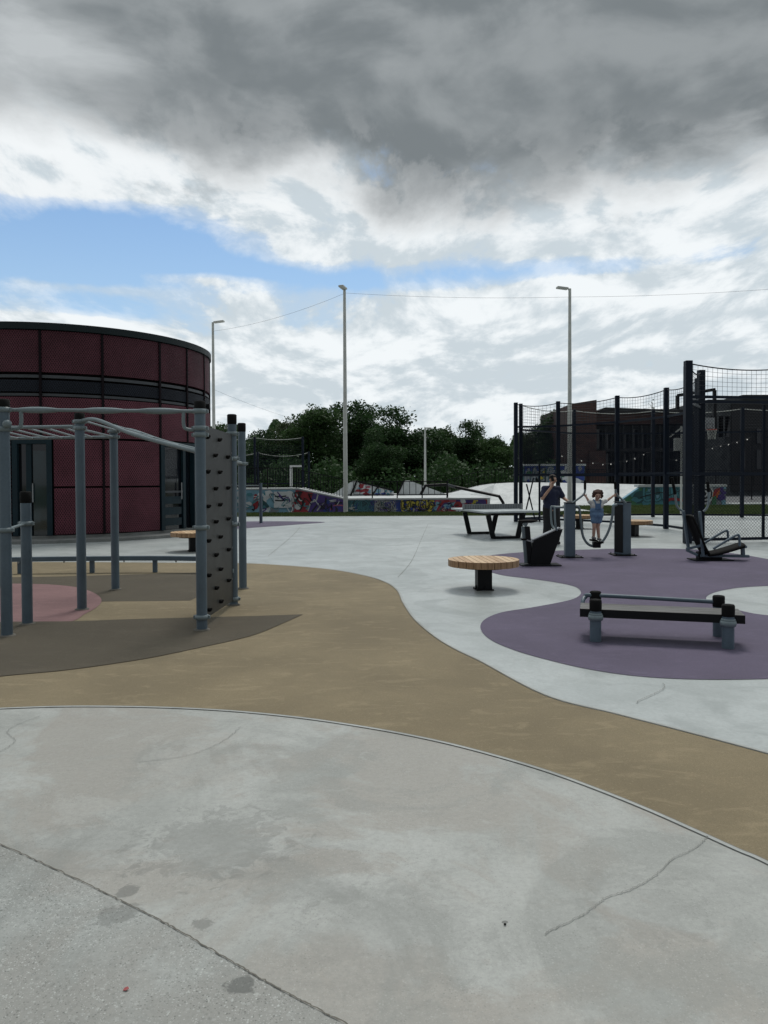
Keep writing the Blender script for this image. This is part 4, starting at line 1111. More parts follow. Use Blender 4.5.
for (px, z, r_) in ((290, .9, .22), (293, .66, .17), (289, .42, .18), (298, .30, .17)): mu.poly(blobpts(mu.r, U(px), z, r_, r_ * .85, 12, .12), 'white')
mu.line([(U(300), .1), (U(303), .5), (U(299), .8)], .08, 'black'); mu.line([(U(308), .1), (U(311), .5), (U(316), .6), (U(318), .9)], .07, 'silver'); mu.line([(U(312), .05), (U(318), .4), (U(325), .5), (U(326), .75)], .08, 'black')
mu.line([(U(317), .1), (U(323), .42), (U(332), .55), (U(340), .5)], .06, 'silver'); mu.spray(U(325), U(344), .1, .55, ['purple', 'blue', 'black'], 9, .2); mu.line([(U(330), .1), (U(334), .35), (U(343), .35)], .05, 'pink')
for i in range(60):
    u_ = mu.r.uniform(.3, mu.L - .3); z_ = mu.r.uniform(.1, 1.0); mu.line([(u_ + mu.r.uniform(-.28, .28), z_ + mu.r.uniform(-.25, .25)) for _ in range(4)], mu.r.uniform(.025, .06), mu.r.choice(['black', 'deepteal', 'black', 'white', 'grey', 'purple', 'teal']), 4)
mu.build(gw)
# low wall, middle
xm0, xm1 = X(346.3, YG), X(487, YG)
gm = empty('graffiti_wall', (xm0, YG, 0), 'low graffiti wall with teal, silver and yellow lettering right of the tallest lamp post', 'wall')
mb = MB(); mb.prism([(xm0, YG, 0), (xm1, YG, 0), (xm1, YG, .62), (xm0, YG, .62)], (0, .35, 0)); mb.build('wall', GR['grey'], gm)
mb = MB(); mb.prism([(xm0 + .003, YG - .03, .625), (xm1, YG - .03, .625), (xm1, YG - .03, .70), (xm0 + .003, YG - .03, .70)], (0, .5, 0)); mb.build('coping', M['white_concrete'], gm)
mu = Mural((xm0, YG), (xm1, YG), 9); mu.ztop = lambda u: .64
U = lambda px: X(px, YG) - xm0
mu.rect(.02, U(374), .03, .6, 'deepteal'); mu.rect(U(374), U(396), .03, .6, 'grey'); mu.rect(U(396), U(435), .03, .6, 'blue'); mu.rect(U(435), U(456), .03, .6, 'pink'); mu.rect(U(456), U(486), .03, .6, 'purple')
mu.letters(U(350), U(374), .08, .56, 5, 'deepteal', 'teal', .055); mu.letters(U(351), U(374), .1, .5, 4, 'teal', 'black', .03)
mu.letters(U(375), U(394), .08, .56, 5, 'silver', 'black', .07); mu.letters(U(376), U(395), .1, .5, 4, 'silver', 'black', .055); mu.letters(U(375), U(394), .14, .45, 5, 'black', 'silver', .02)
mu.letters(U(401), U(434), .1, .56, 5, 'yellow', 'black', .10); mu.letters(U(402), U(432), .12, .5, 6, 'yellow', 'yellow', .09); mu.letters(U(401), U(434), .1, .55, 7, 'black', 'black', .022); mu.spray(U(398), U(434), .05, .58, ['yellow', 'blue', 'black'], 14, .07)
mu.spray(U(436), U(456), .1, .5, ['red', 'white', 'purple', 'deepteal', 'sky'], 16, .17); mu.line([(U(437), .1), (U(443), .5), (U(449), .55)], .12, 'red')
mu.spray(U(456), U(486), .1, .5, ['blue', 'yellow', 'purple', 'white', 'red'], 30, .2)
for i in range(60):
    u_ = mu.r.uniform(.2, mu.L - .2); z_ = mu.r.uniform(.08, .55); mu.line([(u_ + mu.r.uniform(-.2, .2), z_ + mu.r.uniform(-.16, .16)) for _ in range(4)], mu.r.uniform(.018, .04), mu.r.choice(['black', 'deepteal', 'black', 'silver', 'purple', 'blue']), 4)
mu.build(gm)
# skate deck behind the walls (flat top)
mb = MB(); mb.prism([(xl0, YG + .5, -.01), (xl1, YG + .5, -.01), (xl1, YG + .5, hA - .02), (xl0, YG + .5, hA - .02)], (0, 3.5, 0)); o = mb.build('skate_deck', M['white_concrete']); tag(o, 'raised white concrete skate deck behind the pale blue graffiti wall', 'skate deck')
mb = MB(); mb.prism([(xm0, YG + .5, -.01), (X(490, 37.4), YG + .5, -.01), (X(490, 37.4), YG + .5, .685), (xm0, YG + .5, .685)], (0, 13, 0)); mb.prism([(xl1 + .01, YG + 2.5, -.01), (xm0 - .002, YG + 2.5, -.01), (xm0 - .002, YG + 2.5, .685), (xl1 + .01, YG + 2.5, .685)], (0, 11, 0)); o = mb.build('skate_deck', M['white_concrete']); tag(o, 'low white concrete skate deck behind the low graffiti wall', 'skate deck')

def wedge(label, cat, prof, Y, depth, mat, edge=None, mural=None, name='skate_ramp'):
    """prof: pixel outline at distance Y; depth backwards"""
    pts = [P(x_, y_, Y) for x_, y_ in prof]
    for q in pts:
        if q.z < .85: q.z = .68
    root = empty(name, (sum(p.x for p in pts) / len(pts), Y, min(p.z for p in pts)), label, cat)
    mb = MB(); mb.prism(pts, (0, depth, 0)); mb.build('ramp_body', mat, root)
    if edge:
        for (i, j) in edge:
            a, b = pts[i], pts[j]; mb = MB(); off = Vector((0, -.06, .03)); mb.beam(a + off, b + off, .09, .09); mb.build('edge_rail', M['black'], root)
    return root, pts
Yr = 43
wedge('white concrete ramp with a slanting black edge, just right of the tallest lamp post', 'skate ramp', [(330, 494.5), (352, 481), (357, 481), (350.5, 494.5)], Yr, 2.0, M['white_concrete'], [(3, 2)])
r_, pts = wedge('small ramp with pink and blue graffiti on its side', 'skate ramp', [(352.5, 494.3), (357.8, 482.2), (393.5, 491), (394, 494.3)], Yr + .3, 2.0, GR['white'], [(1, 2)])
mu = Mural((pts[0].x, Yr + .3), (pts[3].x, Yr + .3), 3, pts[0].z); mu.ztop = lambda u: max(pts[0].z + .05, min(pts[0].z + .05 + 2.4 * u, pts[1].z - (pts[1].z - pts[2].z) * (u - .3) / 2.1))
mu.spray(.15, 1.3, pts[0].z + .05, pts[1].z - .1, ['pink', 'white', 'sky', 'red'], 14, .16); mu.spray(1.3, 2.3, pts[0].z + .05, pts[0].z + .35, ['sky', 'teal', 'blue'], 8, .14); mu.line([(1.15, pts[0].z + .05), (1.5, pts[0].z + .55)], .1, 'black'); mu.build(r_)
wedge('white concrete hump ramp with steep left face, in front of the trees', 'skate ramp', [(397, 494.3), (404, 481.2), (409.5, 480.6), (449, 493.5), (449, 494.3)], Yr + 1, 2.4, M['white_concrete'], [(0, 1)])
# big bank rising to the right
mb = MB(); vs = []; fs = []
prof = [(448, 494.5), (462, 490.5), (478, 486.5), (495, 484), (515, 482.8), (545, 482.5), (600, 483.5), (645, 484.5)]
n = len(prof); Yf, Yk = 46.0, 50.0
for x_, y_ in prof:
    p = P(x_, y_, Yk); fx = X(x_ - 6, Yf); vs += [(fx, Yf, .69 if x_ < 490 else -.01), (p.x, Yk, p.z), (p.x, Yk + 2.5, p.z), (p.x, Yk + 2.5, -.01)]
for i in range(n - 1):
    for k in range(3): fs.append((4 * i + k, 4 * i + 4 + k, 4 * i + 5 + k, 4 * i + 1 + k))
fs += [(0, 1, 2, 3), (4 * n - 1, 4 * n - 2, 4 * n - 3, 4 * n - 4)]
mb.add(vs, fs); o = mb.build('skate_bank', M['white_concrete']); tag(o, 'large smooth white concrete bank rising behind the ping-pong table', 'skate bank')
# railing fences
def picket(label, pts, h, z0s, sp=.13, posts=1.6, r=.017, name='iron_railing'):
    """pts: base line 3D"""
    pts = [Vector(p) for p in pts]; root = empty(name, pts[0], label, 'railing', 'dark iron railings of the skate park')
    mbp = MB(); mbr = MB(); mbo = MB()
    for i in range(len(pts) - 1):
        a, b = pts[i], pts[i + 1]; d = b - a; Ln = Vector((d.x, d.y, 0)).length
        for z in (z0s, h): mbr.beam(a + Vector((0, 0, z)), b + Vector((0, 0, z)), .04, .04)
        n = int(Ln / sp)
        for k in range(n): 
            q = a + d * (k / n); mbp.wire(q + Vector((0, 0, z0s)), q + Vector((0, 0, h)), r)
        m = max(1, int(Ln / posts + .5))
        for k in range(m + 1):
            q = a + d * (k / m); mb = MB(); mb.box(q + Vector((0, 0, h / 2 + .02)), (.06, .06, h + .04)); mb.build('post', M['black'], root)
    mbr.build('rails', M['black'], root); mbp.build('pickets', M['black'], root)
    return root
picket('dark iron railing on top of the tall pale blue graffiti wall', [(xl0, YG + .25, hA), (X(296, YG), YG + .25, hA)], 1.0, .08)
picket('dark iron railing that descends along the sloping wall end', [P(299, 489, YG + 1.0), P(345, 499, YG + 1.0)], .98, .08)
picket('low dark iron railing above the teal, silver and yellow lettering', [(X(347, YG), YG + .25, .70), (X(447.5, YG), YG + .25, .70)], .82, .17, .30, 1.35)
picket('dark iron railing along the crest of the big white bank', [P(x_, y_, Yk + 1.0) for x_, y_ in prof[:6]], 1.0, .08, .2, 3.0)
picket('dark iron railing in front of the old brick building', [P(545, 484, 56), P(640, 485, 57), P(790, 486, 58)], 1.15, .08, .22, 3.0)
# black skate rail beside the ping-pong table
Yh2 = 35.4
hr_ = empty('skate_handrail', (X(500, Yh2), Yh2, 0), 'thick black bent handrail sloping down behind the ping-pong table', 'handrail')
def Hp(px, py): return P(px, py, Yh2 + (2.4 if px < 450 else 1.2 if px < 470 else 0))
mb = MB(); pth = [Hp(420.5, 494.8), Hp(425.5, 485.6), Hp(447, 484.6), Hp(456, 487.2), Hp(499, 496.2), Hp(503, 502.5)]; last = Hp(503.2, 503); last.z = 0.0
mb.tube(pth + [Vector((last.x + .12, last.y, 0))], .075, 8, smooth=False); mb.build('rail', M['black'], hr_)
mb = MB(); q = Hp(447.3, 485); mb.tube([q, Vector((q.x, q.y, .69))], .05, 8); mb.build('post', M['black'], hr_)
# white inverted-L post on the left deck
wp = empty('white_post', (X(291, 38.5), 38.5, hA - .02), 'white inverted-L post standing on the deck above the red graffiti', 'post')
mb = MB(); t = P(291, 467, 38.5); b = Vector((t.x, 38.5, hA - .02)); mb.box((b + t) / 2, (.12, .12, (t.z - b.z))); mb.build('upright', M['white_paint'], wp)
mb = MB(); mb.beam(t + Vector((-.06, 0, .045)), P(301.5, 467, 38.5) + Vector((0, 0, .045)), .11, .088); mb.build('arm', M['white_paint'], wp)
# far court on the left with pale net cords
lf = [XY(190, 47), XY(255, 47), XY(303, 47)]
court('distant dark court fence with pale net cords left of the lamp post', lf, 4.35, (.1, 1.4), ((1.5, 4.0, .12, .007, False),), (4.05, 'cord'), .14, .12)
court('dark court fence return beside the trees, farthest to the left', [XY(205, 52), XY(258, 52), XY(309, 52)], 3.6, (.1, 1.4), ((1.5, 3.3, .14, .008, False),), (3.35, 'cord'), .14, .25)
# mural on the far bank, inside the court view
Ym = 51.5; a = P(524, 487, Ym); b = P(585, 487, Ym); zt = Zh(550, 464, Ym)
mw = empty('mural_wall', (a.x, Ym, 0), 'blue and yellow mural wall with white coping seen through the court fence', 'wall')
mb = MB(); mb.prism([(a.x, Ym, 0), (b.x, Ym, 0), (b.x, Ym, zt - .13), (a.x, Ym, zt - .13)], (0, .4, 0)); mb.build('wall', GR['deepteal'], mw)
mb = MB(); mb.prism([(a.x - .05, Ym - .06, zt - .125), (b.x + .05, Ym - .06, zt - .125), (b.x + .05, Ym - .06, zt), (a.x - .05, Ym - .06, zt)], (0, .6, 0)); mb.build('coping', M['white_concrete'], mw)
mu = Mural((a.x, Ym), (b.x, Ym), 21); mu.ztop = lambda u: zt - .14
mu.rect(.05, mu.L - .05, 1.0, zt - .15, 'blue'); mu.spray(.2, mu.L - .2, 1.2, zt - .3, ['sky', 'green', 'white', 'blue', 'grey'], 26, .35); mu.spray(.4, 2.4, 1.3, zt - .4, ['yellow', 'green', 'grey'], 9, .2); mu.letters(.5, 2.6, 1.3, zt - .3, 4, 'grey', 'deepteal', .12); mu.build(mw)
# teal graffiti ramp wall on the right
Yt = 44.2; x0, x1, x2 = X(613, Yt), X(640, Yt), X(726, Yt); zt = Zh(690, 484.5, Yt)
tw = empty('graffiti_wall', (x0, Yt, 0), 'teal graffiti wall with slanted left end and black-and-white target, on the lawn', 'wall')
mb = MB(); mb.prism([(x0, Yt, 0), (x2, Yt, 0), (x2, Yt, zt - .14), (x1, Yt, zt - .14)], (0, .4, 0)); mb.build('wall', GR['sky'], tw)
mb = MB(); mb.prism([(x1 - .1, Yt - .05, zt - .135), (x2 + .05, Yt - .05, zt - .135), (x2 + .05, Yt - .05, zt), (x1 - .1, Yt - .05, zt)], (0, .8, 0)); mb.build('coping', M['white_concrete'], tw)
mu = Mural((x0, Yt), (x2, Yt), 33); mu.ztop = lambda u: max(.05, min(zt - .15, u * (zt - .14) / (x1 - x0) - .02))
U = lambda px: X(px, Yt) - x0
mu.rect(.05, U(690), .03, 1.3, 'teal', 20); mu.rect(U(690), U(726), .03, 1.3, 'grey')
mu.poly([(U(617), .03), (U(640), 1.15), (U(650), 1.1), (U(634), .03)], 'green'); mu.poly([(U(616), .03), (U(622), .25), (U(650), .12), (U(690), .05)], 'green')
mu.spray(U(635), U(688), .2, 1.1, ['sky', 'teal', 'deepteal', 'teal'], 22, .28); mu.letters(U(643), U(690), .35, 1.15, 5, 'teal', 'deepteal', .12)
mu.line([(U(640), .5), (U(660), .8), (U(668), .6), (U(686), 1.1)], .05, 'black'); mu.line([(U(666), .25), (U(672), .4), (U(684), .3)], .16, 'red')
for rr, cc in ((.62, 'white'), (.52, 'black'), (.42, 'white'), (.32, 'black'), (.21, 'white'), (.11, 'black')): mu.poly([(U(704.5) + rr * .85 * math.cos(k * .3), .70 + rr * math.sin(k * .3)) for k in range(21)], cc)
mu.poly([(U(711), .1), (U(713), .8), (U(721), 1.25), (U(718), .55)], 'orange'); mu.poly([(U(713), .4), (U(714), .95), (U(721), 1.28), (U(717), .8)], 'red'); mu.poly([(U(711), .05), (U(712), .5), (U(716), .6), (U(716), .05)], 'green'); mu.spray(U(720), U(725.5), .1, 1.1, ['sky', 'white', 'purple'], 6, .22)
mu.build(tw)
# grey exercise bar on the far purple patch
eb = empty('push_up_bar', G(261, 523), 'single grey post with side bar on the far purple patch', 'exercise bar')
p = eb.location.copy(); p.z = 0; h = Zh(261, 483, p.y); d_ = Vector((-1.9, .25, 0))
for q in (p, p + d_):
    mb = MB(); mb.tube([q, q + Vector((0, 0, h))], .06, 14); mb.build('post', M['grey_paint'], eb)
mb = MB(); mb.tube([p + Vector((0, 0, h - .1)), p + d_ + Vector((0, 0, h - .1))], .025, 10); mb.build('bar', M['grey_light'], eb)
# ------------------------------------------------------------------ old brick building
Yk2 = 74
bb_ = empty('brick_building', (X(660, Yk2), Yk2, 0), 'old dark brick building with stepped roofline and glazed front behind the court', 'building')
def bx(name, px0, px1, z0, z1, y0, y1, mat, parent=None):
    mb = MB(); xa, xb = X(px0, Yk2), X(px1, Yk2); mb.box(((xa + xb) / 2, (y0 + y1) / 2, (z0 + z1) / 2), (xb - xa, y1 - y0, z1 - z0)); return mb.build(name, M[mat], parent or bb_)
zt = lambda py: Zh(640, py, Yk2)
mb = MB(); a_, b__ = X(571, Yk2 - 3), X(596.5, Yk2 - 3); mb.prism([(a_, Yk2 - 3, 0), (b__, Yk2 - 3, 0), (b__, Yk2 - 3, Zh(590, 399.8, Yk2 - 3)), (a_, Yk2 - 3, Zh(575, 403.8, Yk2 - 3))], (0, 14, 0)); mb.build('brick_tower', M['brick'], bb_)
bx('wall', 597, 690, zt(424), zt(411), Yk2, Yk2 + 16, 'brick')
mb = MB(); q = [(X(598, Yk2), zt(410.5)), (X(604, Yk2), zt(407.5)), (X(640, Yk2), zt(409)), (X(690, Yk2), zt(410.5))]
mb.prism([(q[0][0], Yk2 - .4, q[0][1] - .25)] + [(x_, Yk2 - .4, z_) for x_, z_ in q] + [(q[3][0], Yk2 - .4, q[3][1] - .3)], (0, 16, 0)); mb.build('roof', M['roof'], bb_)
bx('wall', 597, 690, 0, zt(424.2), Yk2 + 1.6, Yk2 + 15, 'facade')
rnd = random.Random(4); px = 599
for i in range(10):
    w = 7.2; bx('window', px + 1, px + w, 1.0 if i % 3 else .1, zt(428) - (i % 2) * .4, Yk2 + 1.5, Yk2 + 1.59, 'glass_dark'); bx('column', px + w + .3, px + w + 1.6, 0, zt(424.4), Yk2 + .5, Yk2 + 1.1, 'facade'); px += 9.1
bx('canopy', 598, 690, zt(452), zt(449), Yk2 - 1.5, Yk2 + .4, 'roof')
bx('brick_pier', 580, 595, 0, zt(452), Yk2 - 3.6, Yk2 - 3.05, 'brick')
dk = bx('wall', 690.3, 757, 0, zt(404), Yk2 - 4, Yk2 + 14, 'facade')
bx('dark_cladding', 712, 750, .4, zt(406), Yk2 - 4.12, Yk2 - 4.01, 'roof'); bx('parapet', 722, 757.5, zt(404) + .01, zt(400), Yk2 - 4.2, Yk2 + 4, 'roof')
mb = MB(); mb.prism([(X(694, 70), 69.7, .4), (X(712, 70), 69.7, .4), (X(729, 70), 69.7, zt(418)), (X(715, 70), 69.7, zt(416))], (0, .2, 0)); mb.build('slanting_buttress', M['facade'], bb_)
for (x_, y0_, y1_) in ((693, 420, 440), (699, 420, 440), (705, 420, 440), (735, 432, 446), (735, 452, 470), (720, 452, 470)):
    bx('window', x_, x_ + 4.2, zt(y1_), zt(y0_), Yk2 - 4.3, Yk2 - 4.14 if x_ > 712 else Yk2 - 4.02, 'glass_dark')
# string lights
sl = empty('string_lights', (X(600, 56), 56, 0), 'string of small white bulbs hung between the court and the brick building', 'string lights')
M['bulb'] = newmat('bulb', .4, 0, (.8, .8, .75))[0]; bsd = M['bulb'].node_tree.nodes['Principled BSDF']; bsd.inputs['Emission Color'].default_value = (1, .97, .9, 1); bsd.inputs['Emission Strength'].default_value = .35
spts = smooth_curve([P(560, 455, 56), P(578, 459, 56), P(600, 463.5, 56), P(616, 462.5, 56), P(632, 459, 56), P(650, 452.5, 56), P(672, 460, 56), P(700, 452, 56), P(718, 446, 56), P(734, 442.5, 56), P(752, 437, 56)], 6)
mb = MB(); mb.tube(spts, .012, 4); mb.build('cord', M['cable'], sl)
for i, p in enumerate(spts[1::3]):
    mb = MB(); mb.sph(p - Vector((0, 0, .07)), .045, 8); mb.build('bulb', M['bulb'], sl)
for px_, z_ in ((560, 455), (752, 437)):
    mb = MB(); q = P(px_, z_, 56); mb.tube([Vector((q.x, 56, 0)), q + Vector((0, 0, .1))], .05, 8); mb.build('post', M['black'], sl)
# pale floodlight box on its own pole
fb = empty('utility_pole', (X(681, 33), 33, 0), 'slim pale pole with grey box standing behind the court posts', 'pole')
mb = MB(); mb.tube([(X(681.2, 33), 33, 0), (X(681.2, 33), 33, Zh(681, 426, 33))], .045, 10); mb.build('pole', M['pole'], fb)
mb = MB(); mb.box(P(677.6, 444.5, 32.9), (.30, .22, .56), bev=.03); mb.build('box', M['pole'], fb)
mb = MB(); mb.beam(P(681, 428, 33), P(670, 437, 33), .05, .05); mb.build('arm', M['pole'], fb)

# ------------------------------------------------------------------ trees
def tree_mesh(seed, h, w, n, leaf, low=.12, pointy=False):
    rnd = random.Random(seed); tr = MB(); lf = MB()
    th_ = h * (.32 if not pointy else .2); tr.tube([(0, 0, -.05), (rnd.uniform(-.1, .1), 0, th_ * .5), (rnd.uniform(-.2, .2), rnd.uniform(-.2, .2), th_), (0, 0, h * .75)], [h * .026, h * .021, h * .017, h * .005], 10)
    lobes = []
    if pointy:
        for k in range(9):
            f = k / 8; lobes.append((Vector((rnd.uniform(-.2, .2), rnd.uniform(-.2, .2), h * (.15 + .8 * f))), w * .5 * (1 - f) + .25, h * .09))
    else:
        for k in range(rnd.randint(12, 15)):
            a = rnd.uniform(0, 6.283); zz_ = h * rnd.uniform(low + .12, .84); f = 1 - abs((zz_ / h - .5)) * 1.1; rr = w * .5 * rnd.uniform(.25, .72) * max(.3, f)
            lobes.append((Vector((math.cos(a) * rr, math.sin(a) * rr, zz_)), w * rnd.uniform(.15, .25), h * rnd.uniform(.08, .15)))
        lobes.append((Vector((0, 0, h * .78)), w * .22, h * .19)); lobes.append((Vector((0, 0, h * .45)), w * .36, h * .26))
    for c, r_, rz_ in lobes[::2]:
        mid = Vector((0, 0, min(th_ + (c.z - th_) * .4, c.z))); tr.tube([Vector((0, 0, min(th_ * .9, c.z * .7))), (mid + c) / 2 + Vector((rnd.uniform(-.2, .2), rnd.uniform(-.2, .2), 0)), c], [h * .010, h * .006, h * .002], 6)
    tot = sum(r_ * r_ for _, r_, _ in lobes)
    for c, r_, rz_ in lobes:
        m = int(n * r_ * r_ / tot)
        # twig clumps on the lobe
        nc = max(6, m // 34)
        for q in range(nc):
            v = Vector((rnd.gauss(0, 1), rnd.gauss(0, 1), rnd.gauss(0, 1) + .25)).normalized(); rad = rnd.uniform(.45, 1.0)
            cc = c + Vector((v.x * r_ * rad, v.y * r_ * rad, v.z * rz_ * rad)); cs = leaf * rnd.uniform(.9, 1.7)
            for j in range(m // nc):
                p = cc + Vector((rnd.gauss(0, cs), rnd.gauss(0, cs), rnd.gauss(0, cs * .7)))
                if p.z < h * low or ((p.x - c.x) ** 2 + (p.y - c.y) ** 2) / (r_ * r_) + (p.z - c.z) ** 2 / (rz_ * rz_) > rnd.uniform(1.0, 1.22): continue
                L_ = leaf * rnd.uniform(.6, 1.3); d1 = Vector((rnd.gauss(0, 1), rnd.gauss(0, 1), rnd.gauss(0, .6))).normalized(); d2 = d1.cross(Vector((rnd.gauss(0, 1), rnd.gauss(0, 1), rnd.gauss(0, 1)))).normalized()
                lf.add([p - d1 * L_ * .5, p + d2 * L_ * .28, p + d1 * L_ * .5, p - d2 * L_ * .28], [(0, 1, 2, 3)])
    return tr, lf
kinds = []
for k, (h, w, n, leaf, low, mt, pt) in enumerate(((10, 10, 22000, .30, .03, 'leaf_a', False), (10, 9, 22000, .29, .05, 'leaf_b', False), (10, 8, 20000, .28, .08, 'leaf_a', False), (10, 9, 18000, .26, .10, 'leaf_c', False), (10, 4.0, 5000, .22, .05, 'leaf_a', True))):
    root = empty('tree', (0, 0, 0)); tr, lf = tree_mesh(20 + k, h, w, n, leaf, low, pt)
    tr.build('trunk', M['bark'], root); lf.build('crown', M[mt], root); kinds.append(root)
used = set()
TREES = [  # px, top row, distance, kind, width factor, label
    (222, 421, 76, 1, .9, 'mid green tree rising behind the rig posts right of the round building'),
    (262, 426, 72, 0, .9, 'dark broad tree behind the distant court fence on the left'),
    (290, 416, 80, 3, .9, 'olive tree with feathery top left of the tallest lamp post, behind the white inverted-L post'),
    (316, 403, 74, 1, 1.0, 'tall bushy tree left of the tallest lamp post, above the sloping railing'),
    (357, 398, 78, 2, 1.1, 'tall dark tree whose top shows right behind the tallest lamp post'),
    (376, 424, 66, 0, .8, 'near-black low tree right of the tallest lamp post, behind the small graffiti ramp'),
    (398, 402, 72, 0, 1.05, 'tallest dark rounded tree above the white hump ramp'),
    (428, 436, 88, 3, .7, 'small distant tree in the gap behind the short lamp post'),
    (447, 424, 78, 1, .8, 'mid green tree just right of the short lamp post'),
    (473, 416, 74, 0, .9, 'broad dark tree above the ping-pong table'),
    (497, 434, 70, 1, .9, 'lower tree sloping off left of the court corner posts'),
    (532, 428, 84, 3, .9, 'olive tree seen through the court fence behind the mural wall'),
    (556, 408, 80, 2, .9, 'tall dark tree seen through the court fence beside the brick tower'),
    (652, 399, 98, 4, 1.0, 'pointed conifer tip showing above the brick building roof'),
    (766, 447, 84, 1, .9, 'green tree at the right edge beyond the brick building'),
    (790, 430, 76, 0, .9, 'dark tree mostly cut off by the right edge of the photo')]
rnd = random.Random(2)
for (px, top, Y, k, wf, lab) in TREES:
    h = Zh(px, top, Y); s = h / 10.0 * 1.02
    o = kinds[k] if k not in used else copy_tree(kinds[k]); used.add(k)
    o.location = (X(px, Y), Y, -.03); o.rotation_euler.z = rnd.uniform(0, 6.28); o.scale = (s * wf, s * wf, s); tag(o, lab, 'tree', 'trees beyond the skate park')
# continuous far wood behind them
vs = []; fs = []; rnd = random.Random(77)
def woodtop(px):
    pts = [(-400, 470), (150, 446), (215, 436), (300, 430), (400, 438), (428, 447), (480, 442), (530, 446), (600, 440), (740, 452), (900, 440), (1300, 460)]
    for (a, ya), (b, yb) in zip(pts, pts[1:]):
        if a <= px <= b: return ya + (yb - ya) * (px - a) / (b - a)
    return 465
for i in range(46000):
    px = rnd.uniform(-380, 1250); Y = rnd.uniform(92, 112); topz = Zh(px, woodtop(px) + 7 * math.sin(px * .13) + 5 * math.sin(px * .31 + 1), Y)
    z = topz * (1 - rnd.random() ** 1.7 * .98); p = Vector((X(px, Y), Y, z)); L_ = rnd.uniform(.5, 1.0)
    d1 = Vector((rnd.gauss(0, 1), rnd.gauss(0, .6), rnd.gauss(0, .8))).normalized(); d2 = d1.cross(Vector((rnd.gauss(0, 1), rnd.gauss(0, 1), rnd.gauss(0, 1)))).normalized()
    b = len(vs); vs += [p - d1 * L_ * .5, p + d2 * L_ * .35, p + d1 * L_ * .5, p - d2 * L_ * .35]; fs.append((b, b + 1, b + 2, b + 3))
me = bpy.data.meshes.new('woodland'); me.from_pydata(vs, [], fs); me.materials.append(M['leaf_a'])
o = bpy.data.objects.new('woodland', me); col.objects.link(o); tag(o, 'far dark wood merging into one mass behind the single trees', 'woodland', kind='stuff')
# undergrowth below the crowns
vs = []; fs = []
for i in range(40000):
    px = rnd.uniform(200, 560) if i % 5 else rnd.uniform(560, 820); Y = rnd.uniform(62, 76) if px < 560 else rnd.uniform(80, 90); z = rnd.random() ** 1.3 * (2.6 + .7 * math.sin(px * .043 + 1) + .5 * math.sin(px * .117) + rnd.gauss(0, .35)); p = Vector((X(px, Y), Y, z)); L_ = rnd.uniform(.2, .42)
    d1 = Vector((rnd.gauss(0, 1), rnd.gauss(0, 1), rnd.gauss(0, .8))).normalized(); d2 = d1.cross(Vector((rnd.gauss(0, 1), rnd.gauss(0, 1), rnd.gauss(0, 1)))).normalized()
    b = len(vs); vs += [p - d1 * L_ * .5, p + d2 * L_ * .35, p + d1 * L_ * .5, p - d2 * L_ * .35]; fs.append((b, b + 1, b + 2, b + 3))
me = bpy.data.meshes.new('undergrowth'); me.from_pydata(vs, [], fs); me.materials.append(M['leaf_a'])
o = bpy.data.objects.new('undergrowth', me); col.objects.link(o); tag(o, 'dense green undergrowth under the trees beyond the skate ramps', 'undergrowth', kind='stuff')

# ------------------------------------------------------------------ people
def skin_mat(name, c):
    m, nt, b = newmat(name, .5, 0, c); p = objc(nt)
    nt.links.new(mixc(nt, noise(nt, p, 9, 4), tuple(x * .85 for x in c), tuple(min(1, x * 1.12) for x in c)).k, b.inputs['Base Color'])
    b.inputs['Subsurface Weight'].default_value = .08; b.inputs['Subsurface Radius'].default_value = (.02, .008, .004); return m
def cloth_mat(name, c):
    m, nt, b = newmat(name, .85, 0, c); p = objc(nt)
    n = noise(nt, p, 7, 6, .6); nt.links.new(mixc(nt, n.step(.3, .7), tuple(x * .75 for x in c), tuple(min(1, x * 1.2) for x in c)).k, b.inputs['Base Color'])
    bump(nt, b, noise(nt, p, 11, 3, .5, .8), .5, .02); return m
M['skin'] = skin_mat('skin_tone', (.40, .235, .165)); M['skin_child'] = skin_mat('skin_tone_child', (.47, .29, .215))
M['lip'] = newmat('lips', .5, 0, (.30, .11, .09))[0]; M['eye'] = newmat('eye_dark', .3, 0, (.03, .02, .018))[0]; M['eyewhite'] = newmat('eye_white', .4, 0, (.6, .58, .55))[0]
M['hair_dark'] = cloth_mat('dark_hair', (.022, .016, .012)); M['hair_brown'] = cloth_mat('brown_hair', (.052, .022, .014))
M['navy_cloth'] = cloth_mat('navy_jersey', (.009, .014, .042)); M['black_cloth'] = cloth_mat('black_trousers', (.006, .006, .008)); M['denim'] = cloth_mat('pale_denim', (.12, .20, .32))
M['denim_dark'] = cloth_mat('denim_bib', (.075, .14, .25)); M['white_cloth'] = cloth_mat('white_jersey', (.52, .52, .50)); M['shoe'] = cloth_mat('grey_shoe', (.16, .15, .15)); M['shoe_dark'] = cloth_mat('dark_shoe', (.02, .02, .022))
def cap(mb, a, b, ra, rb, n=14):
    a = Vector(a); b = Vector(b); d = (b - a); L_ = d.length; d = d / L_ if L_ > 1e-6 else Vector((0, 0, 1)); pts = []; rs = []
    for k in range(1, 5): t = math.pi / 2 * (1 - k / 5); pts.append(a - d * ra * math.sin(t)); rs.append(max(.0005, ra * math.cos(t)))
    pts += [a, (a + b) / 2, b]; rs += [ra, (ra + rb) / 2, rb]
    for k in range(1, 5): t = math.pi / 2 * k / 5; pts.append(b + d * rb * math.sin(t)); rs.append(max(.0005, rb * math.cos(t)))
    mb.tube(pts, rs, n)
